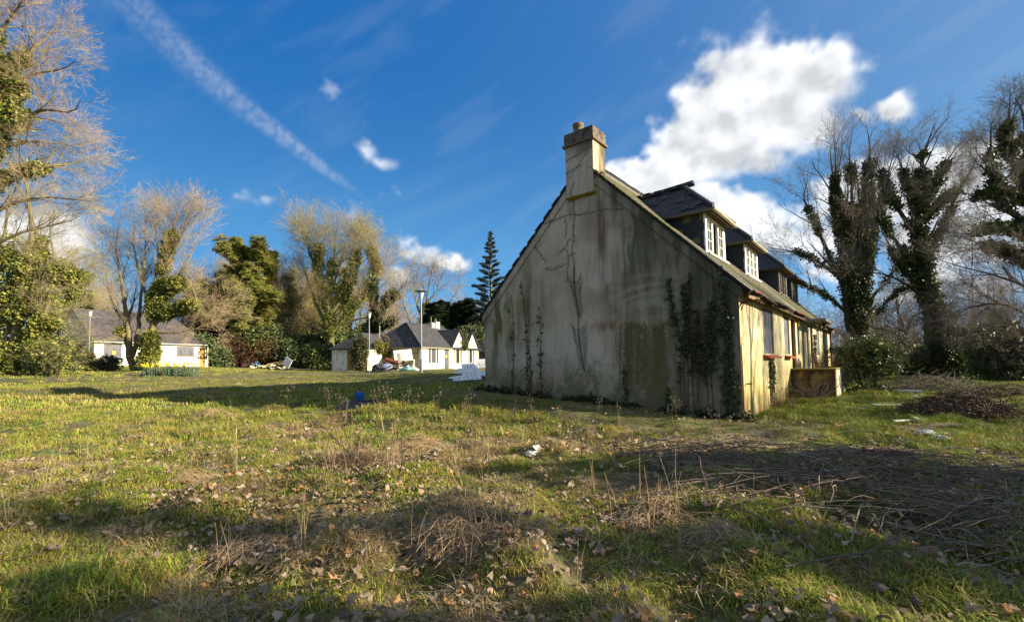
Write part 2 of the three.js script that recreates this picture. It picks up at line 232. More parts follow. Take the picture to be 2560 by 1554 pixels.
const gableTex = tex(840, 840, (tu, tv) => {
  const x = tu * 8 - 0.2, y = tv * 8 - 0.5, n2 = fbm(x * 2.7 + 40, y * 2.1 + 3, 0, 4);
  const n = fbm(x * 1.1 + 4, y * 1.1, 0, 4), st = fbm(x * 5.5 + n2 * 1.5, y * 0.9 + 3 + n2, 0, 5), fi = fbm(x * 17, y * 17, 0, 4), pit = noise(x * 70, y * 70), st2 = fbm(x * 28 + 9, y * 2.2, 0, 3), run = fbm(x * 13 + n2 * 2, y * 1.1 + 6, 0, 4);
  let c = mix3([0.79, 0.735, 0.645], [0.715, 0.65, 0.555], sstep(0.35, 0.7, n));
  c = mix3(c, [0.80, 0.75, 0.68], sstep(0.5, 0.75, n2) * 0.5); c = mix3(c, [0.56, 0.51, 0.42], sstep(0.5, 0.72, st) * 0.14 + sstep(0.5, 0.7, fi) * 0.25);
  // algae and lichen film of the damp right half, patchy and streaked
  const damp = sstep(3.6, 5.2, x + (n - 0.5) * 2.4) * (0.62 + 0.5 * sstep(0.35, 0.65, st) - 0.3 * sstep(0.55, 0.8, n));
  c = mix3(c, [0.46, 0.42, 0.34], clamp(damp * 0.85 * sstep(0.25, 0.6, fi + st * 0.4))); c = mix3(c, [0.36, 0.325, 0.245], clamp(damp * sstep(0.5, 0.68, run) * 0.4)); c = mix3(c, [0.52, 0.465, 0.39], sstep(0.52, 0.72, run) * 0.2);
  const verge = sstep(1.35, 0.2, 9.85 - x - y + (st - 0.5) * 0.9) * sstep(3.95, 4.5, x);
  c = mix3(c, [0.36, 0.335, 0.235], clamp(verge * (0.35 + 0.65 * sstep(0.35, 0.6, st))));
  c = mix3(c, [0.28, 0.285, 0.225], clamp(blot(x, y, 5.0, 3.75, 0.65, 0.85, .5) * (0.3 + 0.7 * sstep(0.42, 0.62, run)) * 0.7));
  c = mix3(c, [0.25, 0.24, 0.15], clamp((blot(x, y, 6.52, 1.75, 0.26, 0.85, .5) + blot(x, y, 6.86, 1.6, 0.14, 1.3, .5) + blot(x, y, 6.05, 1.9, .12, .8, .5) * .7 + blot(x, y, 6.5, 2.9, 0.45, 0.6, .4) * .6) * (0.35 + 0.8 * sstep(0.36, 0.6, run)) * 0.9));
  // brush marks left in a pale wash
  const rr = Math.hypot(x - 5.2, (y - 0.6) * 0.9); c = mix3(c, [0.70, 0.675, 0.59], clamp(blot(x, y, 5.1, 2.75, 0.85, 0.75) * sstep(0.42, 0.72, fbm(rr * 8, Math.atan2(y, x) * 3, 0, 4)) * 0.5));
  // brown-green patch with a ragged upper edge, low down
  const pe = sstep(0.12, -0.05, y - 2.02 - 0.16 * (fbm(x * 3, 2, 0, 3) - 0.5) * 2) * sstep(4.28, 4.5, x + (st2 - 0.5) * 0.2) * sstep(5.75, 5.4, x + (n - .5) * .5);
  c = mix3(c, mix3([0.33, 0.315, 0.17], [0.42, 0.33, 0.2], n), clamp(pe * (0.3 + 0.6 * sstep(0.36, 0.62, run * .6 + fi * 0.5)) * sstep(0.2, 0.9, y)));
  // moss low left, and the band where old render starts
  const ml = blot(x, y, 0.45, 2.3, 0.6, 1.2, .5) + blot(x, y, 1.7, 2.7, 0.45, 1.0, .5) * 0.8; c = mix3(c, [0.40, 0.385, 0.235], clamp(ml * (0.25 + 0.9 * sstep(0.35, 0.65, st))));
  const pl = sstep(0.35, 0.0, Math.abs(y - 1.62 - 0.12 * Math.sin(x * 2.2) - (n - 0.5) * 0.5)) * sstep(3.9, 2.2, x); c = mix3(c, [0.78, 0.755, 0.68], clamp(pl * 0.25));
  c = mix3(c, [0.40, 0.37, 0.22], clamp(sstep(1.1, 0.1, y - (fi - 0.5) * 0.9 - (n2 - .5) * 0.9 - 0.3 * (1 - x / 7)) * 0.8 * (0.4 + 0.6 * sstep(0.3, 0.6, n2))));
  // rust runs
  const ru = blot(x, y, 3.98 + (st2 - 0.5) * 0.1, 4.9, 0.1, 0.75) + blot(x, y, 4.05, 4.2, 0.12, 0.5) * 0.6 + blot(x, y, 3.12, 5.3, 0.08, 0.3) * 0.6 + blot(x, y, 4.05, 2.1, 0.3, 0.12, .6) + blot(x, y, 4.1, 1.7, 0.09, 0.3) * .5; c = mix3(c, [0.50, 0.34, 0.25], clamp(ru * (0.35 + 0.65 * sstep(0.35, 0.6, st2))));
  const rl = (blot(x, y, 1.05, 0.5, 0.06, 0.28) + blot(x, y, 1.72, 0.5, 0.06, 0.3) + blot(x, y, 1.08, 2.0, 0.1, 0.5) * .5); c = mix3(c, [0.47, 0.27, 0.12], clamp(rl));
  // dark runs under the chimney and the roof edge
  c = mix3(c, [0.42, 0.385, 0.33], clamp(blot(x, y, 4.0, 4.55, 0.1, 1.2) * 0.8 * sstep(0.3, 0.6, st2)));
  c = mix3(c, [0.34, 0.31, 0.27], clamp((y > 6.45 && x < 4 ? sstep(6.5, 6.85, y - (st - 0.5) * 0.6) : 0) * sstep(3.2, 3.85, x + n * .3) * 0.7));
  const cd = crackAt(x, y); c = mix3(c, [0.24, 0.215, 0.18], sstep(0.02 * (0.4 + 1.1 * n2), 0.003, cd) * 0.85); c = mix3(c, [0.56, 0.50, 0.42], sstep(0.07, 0.02, cd) * 0.3);
  const w = 0.9 + 0.16 * fi + (pit > 0.8 ? -0.06 : 0.02); return [c[0] * w * .96, c[1] * w * .935, c[2] * w * .905];
}, [1 / 8, 1 / 8]);
gableTex.offset.set(0.2 / 8, 0.5 / 8);
const frontTex = tex(1100, 256, (tu, tv) => {                         // u runs along -v of the wall
  const v = (1 - tu) * 17.5, y = tv * 3.5 - 0.5, n = fbm(v * 1.2, y * 1.2, 0, 4), st = fbm(v * 11, y * 0.9, 0, 4), fi = fbm(v * 20, y * 20, 0, 3), st2 = fbm(v * 30, y * 1.8 + 7, 0, 3);
  let c = mix3([0.84, 0.79, 0.64], [0.76, 0.70, 0.50], sstep(0.38, 0.66, n));
  c = mix3(c, [0.64, 0.57, 0.30], clamp(sstep(2.0, 0.2, y + (st - 0.5) * 1.6 + (n - .5) * 1.5) * 0.8)); c = mix3(c, [0.55, 0.51, 0.38], sstep(0.5, 0.68, fbm(v * 3, y * 2.2 + 5, 0, 4)) * 0.45);
  c = mix3(c, [0.88, 0.83, 0.70], sstep(0.55, 0.75, st) * 0.5);
  c = mix3(c, [0.44, 0.37, 0.2], clamp(sstep(0.56, 0.7, st2) * 0.55 * (0.5 + 0.5 * sstep(1.9, 0.4, y))));
  c = mix3(c, [0.42, 0.34, 0.15], clamp(sstep(0.65, 0.0, y + (st - 0.5) * 0.8) * 0.8));
  c = mix3(c, [0.5, 0.42, 0.25], clamp(sstep(2.45, 2.75, y - (st - .5) * .3) * 0.6));
  c = mix3(c, [0.47, 0.27, 0.13], clamp(blot(v, y, 0.0, 0.7, 0.06, 1.0) + blot(v, y, 0.2, 2.2, 0.1, 0.25) * 0.6));
  const w = 0.93 + 0.12 * fi; return [c[0] * w, c[1] * w, c[2] * w];
}, [1 / 17.5, 1 / 3.5]);
frontTex.offset.set(0, 0.5 / 3.5);
const porchTex = tex(400, 300, (u, v) => { const x = u * 3, y = v * 1.5, st = fbm(x * 9, y * 2, 0, 4), n = fbm(x * 3, y * 3, 0, 4); let c = mix3([0.62, 0.52, 0.26], [0.30, 0.19, 0.10], sstep(0.35, 0.6, n * 0.6 + st * 0.45)); c = mix3(c, [0.2, 0.17, 0.09], sstep(0.5, 0.65, n) * 0.7); return c; }, [1 / 3, 1 / 1.5]);
const roughBump = { bumpMap: bumpTex, bumpScale: 0.012 };
const M = {
  gable: mat(0xffffff, 0.95, { map: gableTex, ...roughBump }), front: mat(0xffffff, 0.9, { map: frontTex, ...roughBump }), porch: mat(0xffffff, 0.95, { map: porchTex, ...roughBump }),
  plain: mat(0xd8cfae, 0.95, { map: grain, ...roughBump }), white: mat(0xeeece4, 0.55, { map: grain }), offwhite: mat(0xd9d5c6, 0.7, { map: grain }), worn: mat(0x6d675c, 0.9, { map: grain }), cream: mat(0xb9b193, 0.6, { map: grain }),
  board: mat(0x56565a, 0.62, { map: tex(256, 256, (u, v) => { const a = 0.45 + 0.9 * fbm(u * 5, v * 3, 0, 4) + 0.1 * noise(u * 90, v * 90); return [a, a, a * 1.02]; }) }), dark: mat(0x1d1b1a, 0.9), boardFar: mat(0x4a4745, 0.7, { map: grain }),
  doorBrown: mat(0xa8754f, 0.8, { map: woodTex }), redbrown: mat(0x6d3822, 0.8, { map: woodTex }), ply: mat(0xd39a4a, 0.8, { map: woodTex }), timber: mat(0x8d7654, 0.9, { map: woodTex }), rotten: mat(0x4d3b28, 1, { map: woodTex }), paleWood: mat(0xc8ab80, 0.85, { map: woodTex }),
  rust: mat(0x6a3416, 0.95, { map: grain }), tileRed: mat(0xa24a35, 0.85, { map: grain }), brickCap: mat(0xffffff, 0.95, { map: tex(192, 128, (u, v) => { const n = fbm(u * 9, v * 5, 0, 4), m = fbm(u * 26, v * 22, 0, 3); return mix3(mix3([.36, .31, .26], [.20, .165, .14], sstep(.4, .62, n)), [.50, .46, .39], sstep(.52, .66, m) * .6); }, [1, 1]), ...roughBump }), brickRed: mat(0x77604c, 0.95, { map: grain }), lichen: mat(0x9c8434, 0.95, { map: grain }), pot: mat(0x7d6a48, 0.9, { map: grain }), concrete: mat(0x8b877c, 0.95, { map: grain }),
  glass: new THREE.MeshPhysicalMaterial({ color: 0xf2f6f6, roughness: 0.04, transmission: 1, thickness: 0, ior: 1.5 }), steel: mat(0x8d9295, 0.45, { metalness: 0.75 }), blackPlastic: mat(0x17181a, 0.5), bluePlastic: mat(0x1468c0, 0.4),
  deck: mat(0x3b3229, 0.95, { map: woodTex }), plaster: mat(0x9a7a4e, 0.95, { map: grain }),
};
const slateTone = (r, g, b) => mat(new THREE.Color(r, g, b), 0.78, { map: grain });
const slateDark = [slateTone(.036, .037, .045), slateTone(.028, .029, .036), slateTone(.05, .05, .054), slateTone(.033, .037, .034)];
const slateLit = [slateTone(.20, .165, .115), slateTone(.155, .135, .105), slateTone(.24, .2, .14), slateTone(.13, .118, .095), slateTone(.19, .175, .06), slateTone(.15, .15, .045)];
function slateGeo(w, l, t, seed) {                                    // x across, y out of the roof, z up the slope from the lower edge at 0
  const q = rngOf(seed), s = new THREE.Shape(), e = () => (q() - 0.5) * 0.02;
  s.moveTo(-w / 2 + 0.004, e()); s.lineTo(-w / 4, e()); s.lineTo(0, e()); s.lineTo(w / 4, e()); s.lineTo(w / 2 - 0.004, e()); s.lineTo(w / 2 - 0.003, l); s.lineTo(-w / 2 + 0.003, l);
  const g = new THREE.ExtrudeGeometry(s, { depth: t, bevelEnabled: false }); g.rotateX(Math.PI / 2).translate(0, t, 0); return worldUV(g);
}
function slateSpots(poly, o, e1, e2, n, w, exp, q, lift = 0.02) {     // courses over a polygon; returns matrices with lower-edge centres
  const P = poly.map((p) => { const d = p.clone().sub(o); return [d.dot(e1), d.dot(e2)]; }), out = [];
  const x0 = Math.min(...P.map((p) => p[0])), x1 = Math.max(...P.map((p) => p[0])), y0 = Math.min(...P.map((p) => p[1])), y1 = Math.max(...P.map((p) => p[1]));
  const span = (y) => { const xs = []; for (let i = 0, j = P.length - 1; i < P.length; j = i++) if ((P[i][1] > y) !== (P[j][1] > y)) xs.push((P[j][0] - P[i][0]) * (y - P[i][1]) / (P[j][1] - P[i][1]) + P[i][0]); return [Math.min(...xs), Math.max(...xs)]; };
  for (let r = 0, y = y0; y < y1 - exp * 0.4; r++, y += exp) { const [sa, sb] = span(y + exp * 0.5); for (let xx = Math.floor(sa / w) * w + (r % 2 ? w / 2 : 0); xx < sb + w / 2; xx += w) {
    const xl = Math.max(xx - w / 2, sa - 0.02 + q() * 0.025), xr = Math.min(xx + w / 2, sb + 0.02 - q() * 0.025), fit = (xr - xl) / w, x = (xl + xr) / 2; if (fit < 0.2) continue;
    const tilt = 0.055 + (q() - 0.5) * 0.03, Z = e2.clone().multiplyScalar(Math.cos(tilt)).addScaledVector(n, -Math.sin(tilt)), Y = n.clone().multiplyScalar(Math.cos(tilt)).addScaledVector(e2, Math.sin(tilt)), tw = (q() - 0.5) * 0.03, X = e1.clone().multiplyScalar(Math.cos(tw)).addScaledVector(Z, Math.sin(tw)), Z2 = Z.clone().multiplyScalar(Math.cos(tw)).addScaledVector(e1, -Math.sin(tw));
    if (X.clone().cross(Y).dot(Z2) < 0) X.negate();
    const c = o.clone().addScaledVector(e1, x + (q() - 0.5) * 0.012).addScaledVector(e2, y + (q() - 0.5) * 0.014).addScaledVector(n, lift);
    out.push({ m: new THREE.Matrix4().makeBasis(X.multiplyScalar(fit), Y, Z2).setPosition(c), c, r });
  } }
  return out;
}
const W_ = 7.095, EAVE = 2.75, L_ = 16.94, APEX = EAVE + W_ / 2, S2 = Math.SQRT1_2;
const house = thing('derelict_house', 'long rendered house with stained gable end, chimney and four dormers', 'house', HO); house.rotation.y = -HTH;
{
  const q = rngOf(5);
  const gs = new THREE.Shape(); gs.moveTo(0, -0.6); gs.lineTo(W_ - 0.003, -0.6); gs.lineTo(W_ - 0.003, EAVE); gs.lineTo(W_ / 2, APEX); gs.lineTo(0, EAVE);
  const gw = () => new THREE.ExtrudeGeometry(gs, { depth: 0.25, bevelEnabled: false });
  tag(part('gable_wall', worldUV(gw().translate(0, 0, -0.25)), M.gable, house), 'stained and cracked gable wall');
  part('far_gable_wall', worldUV(gw().translate(0, 0, -L_)), M.plain, house);
  part('back_wall', boxG(0.003, 0.25, -0.6, EAVE - 0.28, -L_ + 0.25, -0.25), M.plain, house);
  // front wall with its openings
  const holes = [[2.1, 3.36, 1.36, 2.48], [4.86, 5.72, 1.36, 2.48], [6.02, 6.84, 0.32, 2.48], [7.16, 7.56, 1.36, 2.48], [8.1, 8.9, 0.32, 2.42], [9.2, 9.95, 0.32, 2.46], [10.2, 10.85, 0.32, 2.46], [11.85, 12.85, 1.36, 2.47], [14.1, 15.15, 1.37, 2.46]];
  const fs = new THREE.Shape(); fs.moveTo(0.004, -0.6); fs.lineTo(L_ - 0.004, -0.6); fs.lineTo(L_ - 0.004, EAVE - 0.003); fs.lineTo(0.004, EAVE - 0.003);
  for (const [a, b, c, d] of holes) { const h = new THREE.Path(); h.moveTo(a, c); h.lineTo(a, d); h.lineTo(b, d); h.lineTo(b, c); h.closePath(); fs.holes.push(h); }
  tag(part('front_wall', worldUV(new THREE.ExtrudeGeometry(fs, { depth: 0.25, bevelEnabled: false }).rotateY(Math.PI / 2).translate(W_ - 0.25, 0, 0)), M.front, house), 'sunlit front wall, cream and mossy yellow');
  const pane = (i, name, m, set = 0.1, label) => { const [a, b, c, d] = holes[i]; return tag(part(name, boxG(W_ - set - 0.03, W_ - set, c + 0.002, d - 0.002, -b + 0.002, -a - 0.002), m, house), label); };
  const sill = (parent, i) => { const [a, b, c] = holes[i]; let z = a - 0.06; while (z < b) { const e = Math.min(b + 0.06, z + 0.42), g = boxG(-0.06, 0.16, -0.022, 0.022, -0.2, 0.2, 0.008).scale(1, 1, (e - z - 0.015) / 0.4); g.rotateZ(-0.30); const t = part('sill_tile', g, M.tileRed, parent); t.position.set(W_ + 0.0, c - 0.045, -(z + e) / 2); z = e; } };
  const frameOf = (parent, i, m, t = 0.045, set = 0.06) => { const [a, b, c, d] = holes[i], x0 = W_ - set - 0.06, x1 = W_ - set; part('window_frame', joined([boxG(x0, x1, c + .001, d - .001, -a - t, -a - .001), boxG(x0, x1, c + .001, d - .001, -b + .001, -b + t), boxG(x0, x1, d - t, d - .002, -b + t, -a - t), boxG(x0, x1, c + .002, c + t, -b + t, -a - t)]), m, parent); };
  for (const [i, nm, label] of [[0, 'boarded_window', 'nearest boarded window, grey sheet'], [1, 'boarded_window'], [7, 'boarded_window'], [8, 'boarded_window']]) { const w = pane(i, nm, M.board, 0.035, label); if (i < 2 || i === 8) sill(w, i); frameOf(w, i, i > 6 ? M.offwhite : M.worn, 0.03, 0.02); }
  const bd = pane(2, 'door', M.doorBrown, 0.12, 'brown boarded door'); part('door_frame', joined([boxG(W_ - .13, W_ - .05, .322, 2.478, -6.84 + .001, -6.79), boxG(W_ - .13, W_ - .05, .322, 2.478, -6.07, -6.021), boxG(W_ - .13, W_ - .05, 2.43, 2.478, -6.79, -6.07)]), M.redbrown, bd);
  const nw = pane(3, 'narrow_window', M.rotten, 0.1); frameOf(nw, 3, M.redbrown, 0.04, 0.06);
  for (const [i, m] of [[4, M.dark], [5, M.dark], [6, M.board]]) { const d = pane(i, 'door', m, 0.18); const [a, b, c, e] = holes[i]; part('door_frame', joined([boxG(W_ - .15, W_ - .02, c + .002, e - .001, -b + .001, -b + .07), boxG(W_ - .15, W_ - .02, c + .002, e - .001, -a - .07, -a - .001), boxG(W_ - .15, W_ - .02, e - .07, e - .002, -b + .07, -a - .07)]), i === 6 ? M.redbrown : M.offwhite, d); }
  const can = part('canopy', joined([boxG(W_ + .001, W_ + 0.72, 2.46, 2.56, -9.9, -7.9, 0.012), boxG(W_ + .002, W_ + 0.14, 2.38, 2.459, -8.05, -7.95), boxG(W_ + .002, W_ + 0.14, 2.38, 2.459, -9.85, -9.75)]), M.concrete, house); tag(can, 'grey concrete door canopy');
  part('canopy_lamp', joined([boxG(W_ + .5, W_ + .62, 2.36, 2.459, -9.0, -8.85, .02), boxG(W_ + .53, W_ + .59, 2.26, 2.36, -8.96, -8.89)]), M.dark, can);
  part('downpipe', new Buf().tube([V3(W_ + .06, 2.6, -16.7), V3(W_ + .06, 0, -16.7)], [.045, .045], 8).geo, M.rust, house);
  part('iron_bracket', new Buf().tube([V3(W_ - .05, 2.33, -.16), V3(W_ + .05, 2.4, -.16), V3(W_ + .32, 2.42, -.17), V3(W_ + .36, 2.38, -.17), V3(W_ + .35, 2.34, -.17)], [.02, .022, .02, .022, .02], 6).tube([V3(W_ + .01, 2.24, -.16), V3(W_ + .03, 2.33, -.16), V3(W_ + .10, 2.41, -.16)], [.014, .014, .014], 5).geo, M.rust, house);
  part('iron_stub', boxG(W_ - .02, W_ + .12, .71, .735, -.32, -.28, .004), M.rust, house);
  part('corner_rust', new Buf().tube([V3(W_ + .006, 1.5, -.03), V3(W_ + .008, 1.0, -.034), V3(W_ + .006, .4, -.03), V3(W_ + .006, -.05, -.033)], [.008, .013, .016, .013], 5).geo, M.rust, house);
  // roof deck, verge bands, slates
  const n = V3(S2, S2, 0), up = V3(-S2, S2, 0), al = V3(0, 0, -1), rid = V3(W_ / 2, APEX, 0), T = 0.06;
  const off = (p) => p.clone().addScaledVector(n, T), ev = V3(W_ + 0.2, EAVE - 0.2, 0);
  const zr = 0.05, zf = -L_ - 0.05, at2 = (p, z) => V3(p.x, p.y, z);
  const deckR = slab([at2(off(ev), zr), at2(off(ev), zf), V3(W_ / 2, APEX + T / S2, zf), V3(W_ / 2, APEX + T / S2, zr)], n, T - 0.004);
  const nl = V3(-S2, S2, 0), offL = V3(-0.2, EAVE - 0.2, 0).addScaledVector(nl, T);
  const deckL = slab([at2(offL, zf), at2(offL, zr), V3(W_ / 2 - .002, APEX + T / S2, zr), V3(W_ / 2 - .002, APEX + T / S2, zf)], nl, T - 0.004);
  const roof = part('roof', joined([deckR, deckL]), M.deck, house);
  const SG = [1, 2, 3, 4].map((s) => slateGeo(0.24, 0.33, 0.014, s));
  const eR = at2(off(ev), zr + 0.04), topR = V3(W_ / 2, APEX + T / S2, zr + 0.04);
  let sp = slateSpots([eR, at2(eR, zf - .02), at2(topR, zf - .02), topR], eR, al, up, n, 0.245, 0.185, q, 0.006);
  const footprint = (c) => [1.2, 5.0, 10.3, 13.2].some((v) => -c.z > v + 0.02 && -c.z < v + 1.63 && c.x < 6.08 && c.x > 4.1 + Math.abs(-c.z - v - .825) * 1.0);
  sp = sp.filter((e) => !footprint(e.c)); sp.sort((a, b) => (-a.c.z + (W_ - a.c.x) * 0.25) - (-b.c.z + (W_ - b.c.x) * 0.25));
  sp.forEach((e, i) => { e.k = fbm(e.c.x * 2 + 3, e.c.z * 1.3, 0, 3); const low = sstep(4.2, 6.6, e.c.x); e.mt = e.k + low * 0.14 + (q() - .5) * .1 > 0.58 ? (q() < 0.5 ? 4 : 5) : Math.floor(q() * 4); });
  sp.slice(0, 170).forEach((e) => { const m = part('slate', SG[Math.floor(q() * 4)], slateLit[e.mt], roof); m.matrix.copy(e.m); m.matrix.decompose(m.position, m.quaternion, m.scale); });
  const rest = slateLit.map(() => []); sp.slice(170).forEach((e) => rest[e.mt].push(SG[Math.floor(q() * 4)].clone().applyMatrix4(e.m)));
  rest.forEach((l, i) => { if (l.length) part('slates', joined(l), slateLit[i], roof).userData.kind = 'stuff'; });
  const eL = at2(offL, zf), tL = V3(W_ / 2 - .002, APEX + T / S2, zf), upL = V3(S2, S2, 0);
  part('slates', joined(slateSpots([eL, at2(offL, zr + .03), V3(tL.x, tL.y, zr + .03), tL], eL, V3(0, 0, 1), upL, nl, 0.5, 0.2, q, 0.004).map((e) => slateGeo(0.49, 0.3, 0.01, 9).applyMatrix4(e.m))), slateDark[2], roof).userData.kind = 'stuff';
  const rc = []; for (let z = 0.02; z > -L_; z -= 0.46) { const g = new THREE.CylinderGeometry(0.11, 0.11, 0.45, 8, 1, false, Math.PI / 2 - 1.2, 2.4).rotateX(Math.PI / 2); g.rotateZ(Math.PI / 2 - Math.PI / 2); g.translate(W_ / 2, APEX + 0.03 + (q() - .5) * .02, z - 0.58); rc.push(g); } part('ridge_tiles', joined(rc), slateLit[3], roof).userData.kind = 'stuff';
  const band = (sgn) => { const p = (x, y) => V3(sgn > 0 ? x : W_ - x, y, 0.028), a = [p(W_ + .08, EAVE - .08), p(W_ / 2 + .42, APEX - .42), p(W_ / 2 + .30, APEX - .545), p(W_ + .02, EAVE - .26), p(W_ + .08, EAVE - .22)]; return slab(sgn > 0 ? a : a.reverse(), V3(0, 0, 1), 0.027); };
  part('verge_band', band(1), M.gable, house); part('verge_band', band(-1), M.gable, house);
  // rotten eaves: fascia boards that sag, lengths of broken gutter
  for (let v = 0.0; v < L_ - 0.1; v += 1.55) { const l = Math.min(1.5, L_ - v), b = part('fascia_board', boxG(0, 0.03, -0.07, 0.06, -l, 0), q() < 0.5 ? M.rotten : M.timber, house); b.position.set(W_ + 0.165, EAVE - 0.2 + (q() - 0.5) * 0.03, -v); b.rotation.x = (q() - 0.5) * 0.025; b.rotation.z = (q() - .5) * .2; }
  const gut = (l) => { const g = new THREE.CylinderGeometry(0.058, 0.058, l, 9, 1, true, Math.PI, Math.PI).rotateX(Math.PI / 2); g.rotateZ(-Math.PI / 2); return g.translate(0, 0, -l / 2); };
  for (const [v, l, dy, rx, m] of [[.05, .9, -.12, .05, M.rust], [1.0, 1.3, -.14, -.04, M.rotten], [2.6, 1.5, -.13, .02, M.rotten], [5.2, 2.0, -.12, .015, M.rust], [9.5, 2.4, -.13, -.01, M.rotten], [13.2, 2.6, -.12, .01, M.rust]]) { const g = part('gutter', gut(l), m, house); g.position.set(W_ + 0.25, EAVE - 0.13 + dy + .06, -v); g.rotation.x = rx; }
  // chimney
  const ch = part('chimney', joined([boxG(3.06, 3.88, 5.52, 6.88, -0.56, 0.085, 0.01)]), M.gable, house);
  part('chimney_ledge', joined([boxG(3.05, 3.9, 5.475, 5.519, -0.02, 0.105, 0.012), boxG(3.08, 3.88, 5.44, 5.474, -0.02, 0.05, 0.008)]), M.lichen, ch);
  part('chimney_cap', joined([boxG(3.035, 3.905, 6.90, 7.20, -0.585, 0.11, 0.02)]), M.brickCap, ch);
  part('cap_course', joined([boxG(3.0, 3.94, 6.835, 6.90, -0.62, 0.145, 0.012)]), M.brickRed, ch);
  const pot = part('chimney_pot', new THREE.LatheGeometry([[.115, 0], [.118, .2], [.128, .22], [.14, .24], [.15, .29], [.15, .33], [.13, .335], [.12, .3], [.1, .05]].map((p) => new THREE.Vector2(...p)), 20), M.pot, ch); pot.position.set(3.3, 7.19, -0.2);
  for (const [x, y, z, r] of [[3.94, 5.98, .05, .3], [4.0, 5.93, -.1, -.2], [4.05, 5.88, .02, .5], [3.97, 6.02, -.25, .1]]) { const b = part('loose_brick', boxG(-.05, .05, -.03, .03, -.09, .09, .008), M.brickRed, ch); b.position.set(x, y, z); b.rotation.set(r, r * 2, -.7); }

  // dormers
  const D = (v0, fine, broken, worn) => {
    const g = new THREE.Group(); g.name = 'dormer'; house.add(g); g.position.z = -v0; const wm = worn ? M.worn : M.white, z = (v) => -v;
    const A = V3(6.36, 4.80, 0.15), Bc = V3(6.36, 4.80, -1.80), P = V3(5.38, 5.78, -.825), Q = V3(4.03, 5.78, -.825), Lb = V3(5.03, 4.80, 0.15), Rb = V3(5.03, 4.80, -1.80);
    const nL = V3().subVectors(P, A).cross(V3().subVectors(Q, A)).normalize(); if (nL.z < 0) nL.negate();
    const nR = nL.clone(); nR.z *= -1; const nF = V3(S2, S2, 0);
    const rf = part('dormer_roof', joined([slab([A, P, Q, Lb], nL, 0.04), slab([Bc, Rb, Q, P], nR, 0.04), slab([A, Bc, P], nF, 0.04)]), M.deck, g);
    const SD = [1, 2, 3, 4].map((s) => slateGeo(0.2, 0.25, 0.011, s + 20));
    const upL = V3(0, S2, -S2), s1 = slateSpots([A.clone().add(V3(.03, -.02, .03)), P, Q, Lb], V3(6.4, 4.79, 0.16), V3(-1, 0, 0), upL, nL, 0.205, 0.125, q, 0.008), s2 = slateSpots([A, Bc, P], A.clone(), V3(0, 0, -1), V3(-S2, S2, 0), nF, 0.205, 0.125, q, 0.008), s3 = slateSpots([Bc, Rb, Q, P], Bc.clone(), V3(-1, 0, 0), V3(0, S2, S2), nR, 0.3, 0.18, q, 0.008);
    if (fine) s1.forEach((e) => { if (e.r > 1 && q() < 0.03) return; const m = part('slate', SD[Math.floor(q() * 4)], slateDark[Math.floor(q() * 4)], g); e.m.decompose(m.position, m.quaternion, m.scale); if (q() < 0.12) m.translateY(0.02 + q() * .015); });
    const mg = [...(fine ? [] : s1), ...s2, ...s3]; part('slates', joined(mg.map((e) => SD[Math.floor(q() * 4)].clone().applyMatrix4(e.m))), slateDark[0], g).userData.kind = 'stuff';
    if (fine) { const cap = new Buf(); cap.quad(V3(0, .03, 0), V3(1.42, .03, 0), V3(1.42, -.07, .1), V3(0, -.07, .1)).quad(V3(1.42, .03, 0), V3(0, .03, 0), V3(0, -.07, -.1), V3(1.42, -.07, -.1)).quad(V3(0, -.0, 0), V3(1.42, -.0, 0), V3(1.42, -.1, .1), V3(0, -.1, .1)).quad(V3(1.42, 0, 0), V3(0, 0, 0), V3(0, -.1, -.1), V3(1.42, -.1, -.1)).quad(V3(1.42, .03, 0), V3(1.42, -.07, .1), V3(1.42, -.1, .1), V3(1.42, 0, 0)).quad(V3(1.42, .03, 0), V3(1.42, -.07, -.1), V3(1.42, -.1, -.1), V3(1.42, 0, 0)).quad(V3(0, .03, 0), V3(0, -.07, .1), V3(0, -.1, .1), V3(0, 0, 0)); const c = part('ridge_cap', worldUV(cap.geo), slateDark[2], g); c.position.set(4.22, 5.84, -.825); c.rotation.z = 0.05; }
    else part('ridge_cap', new Buf().tube([V3(4.05, 5.8, -.825), V3(5.42, 5.8, -.825)], [.07, .07], 6).geo, slateDark[2], g);
    part('hip_tiles', new Buf().tube([A.clone().add(V3(0, .03, 0)), P.clone().add(V3(0, .05, 0))], [.06, .06], 6).tube([Bc.clone().add(V3(0, .03, 0)), P.clone().add(V3(0, .05, 0))], [.06, .06], 6).geo, slateDark[2], g);
    // cheeks hung with slates
    const ck = (zz) => slab([V3(6.1, 3.70, zz), V3(6.1, 4.77, zz), V3(5.06, 4.77, zz)], V3(0, 0, 1), 0.04);
    part('cheek', ck(0), slateDark[1], g); part('cheek', ck(-1.61), slateDark[1], g);
    const cs = slateSpots([V3(6.1, 3.75, 0.004), V3(6.1, 4.74, 0.004), V3(5.1, 4.74, .004)], V3(6.1, 3.7, 0.004), V3(-1, 0, 0), V3(0, 1, 0), V3(0, 0, 1), 0.19, 0.14, q, 0.006), CG = [1, 2].map((s) => slateGeo(0.185, 0.2, 0.01, s + 40));
    if (fine) cs.forEach((e) => { const m = part('cheek_slate', CG[Math.floor(q() * 2)], q() < (e.c.y < 4.1 ? 0.4 : 0.1) ? slateLit[5] : slateDark[Math.floor(q() * 2)], g); e.m.decompose(m.position, m.quaternion, m.scale); }); else part('slates', joined(cs.map((e) => CG[0].clone().applyMatrix4(e.m))), slateDark[1], g).userData.kind = 'stuff';
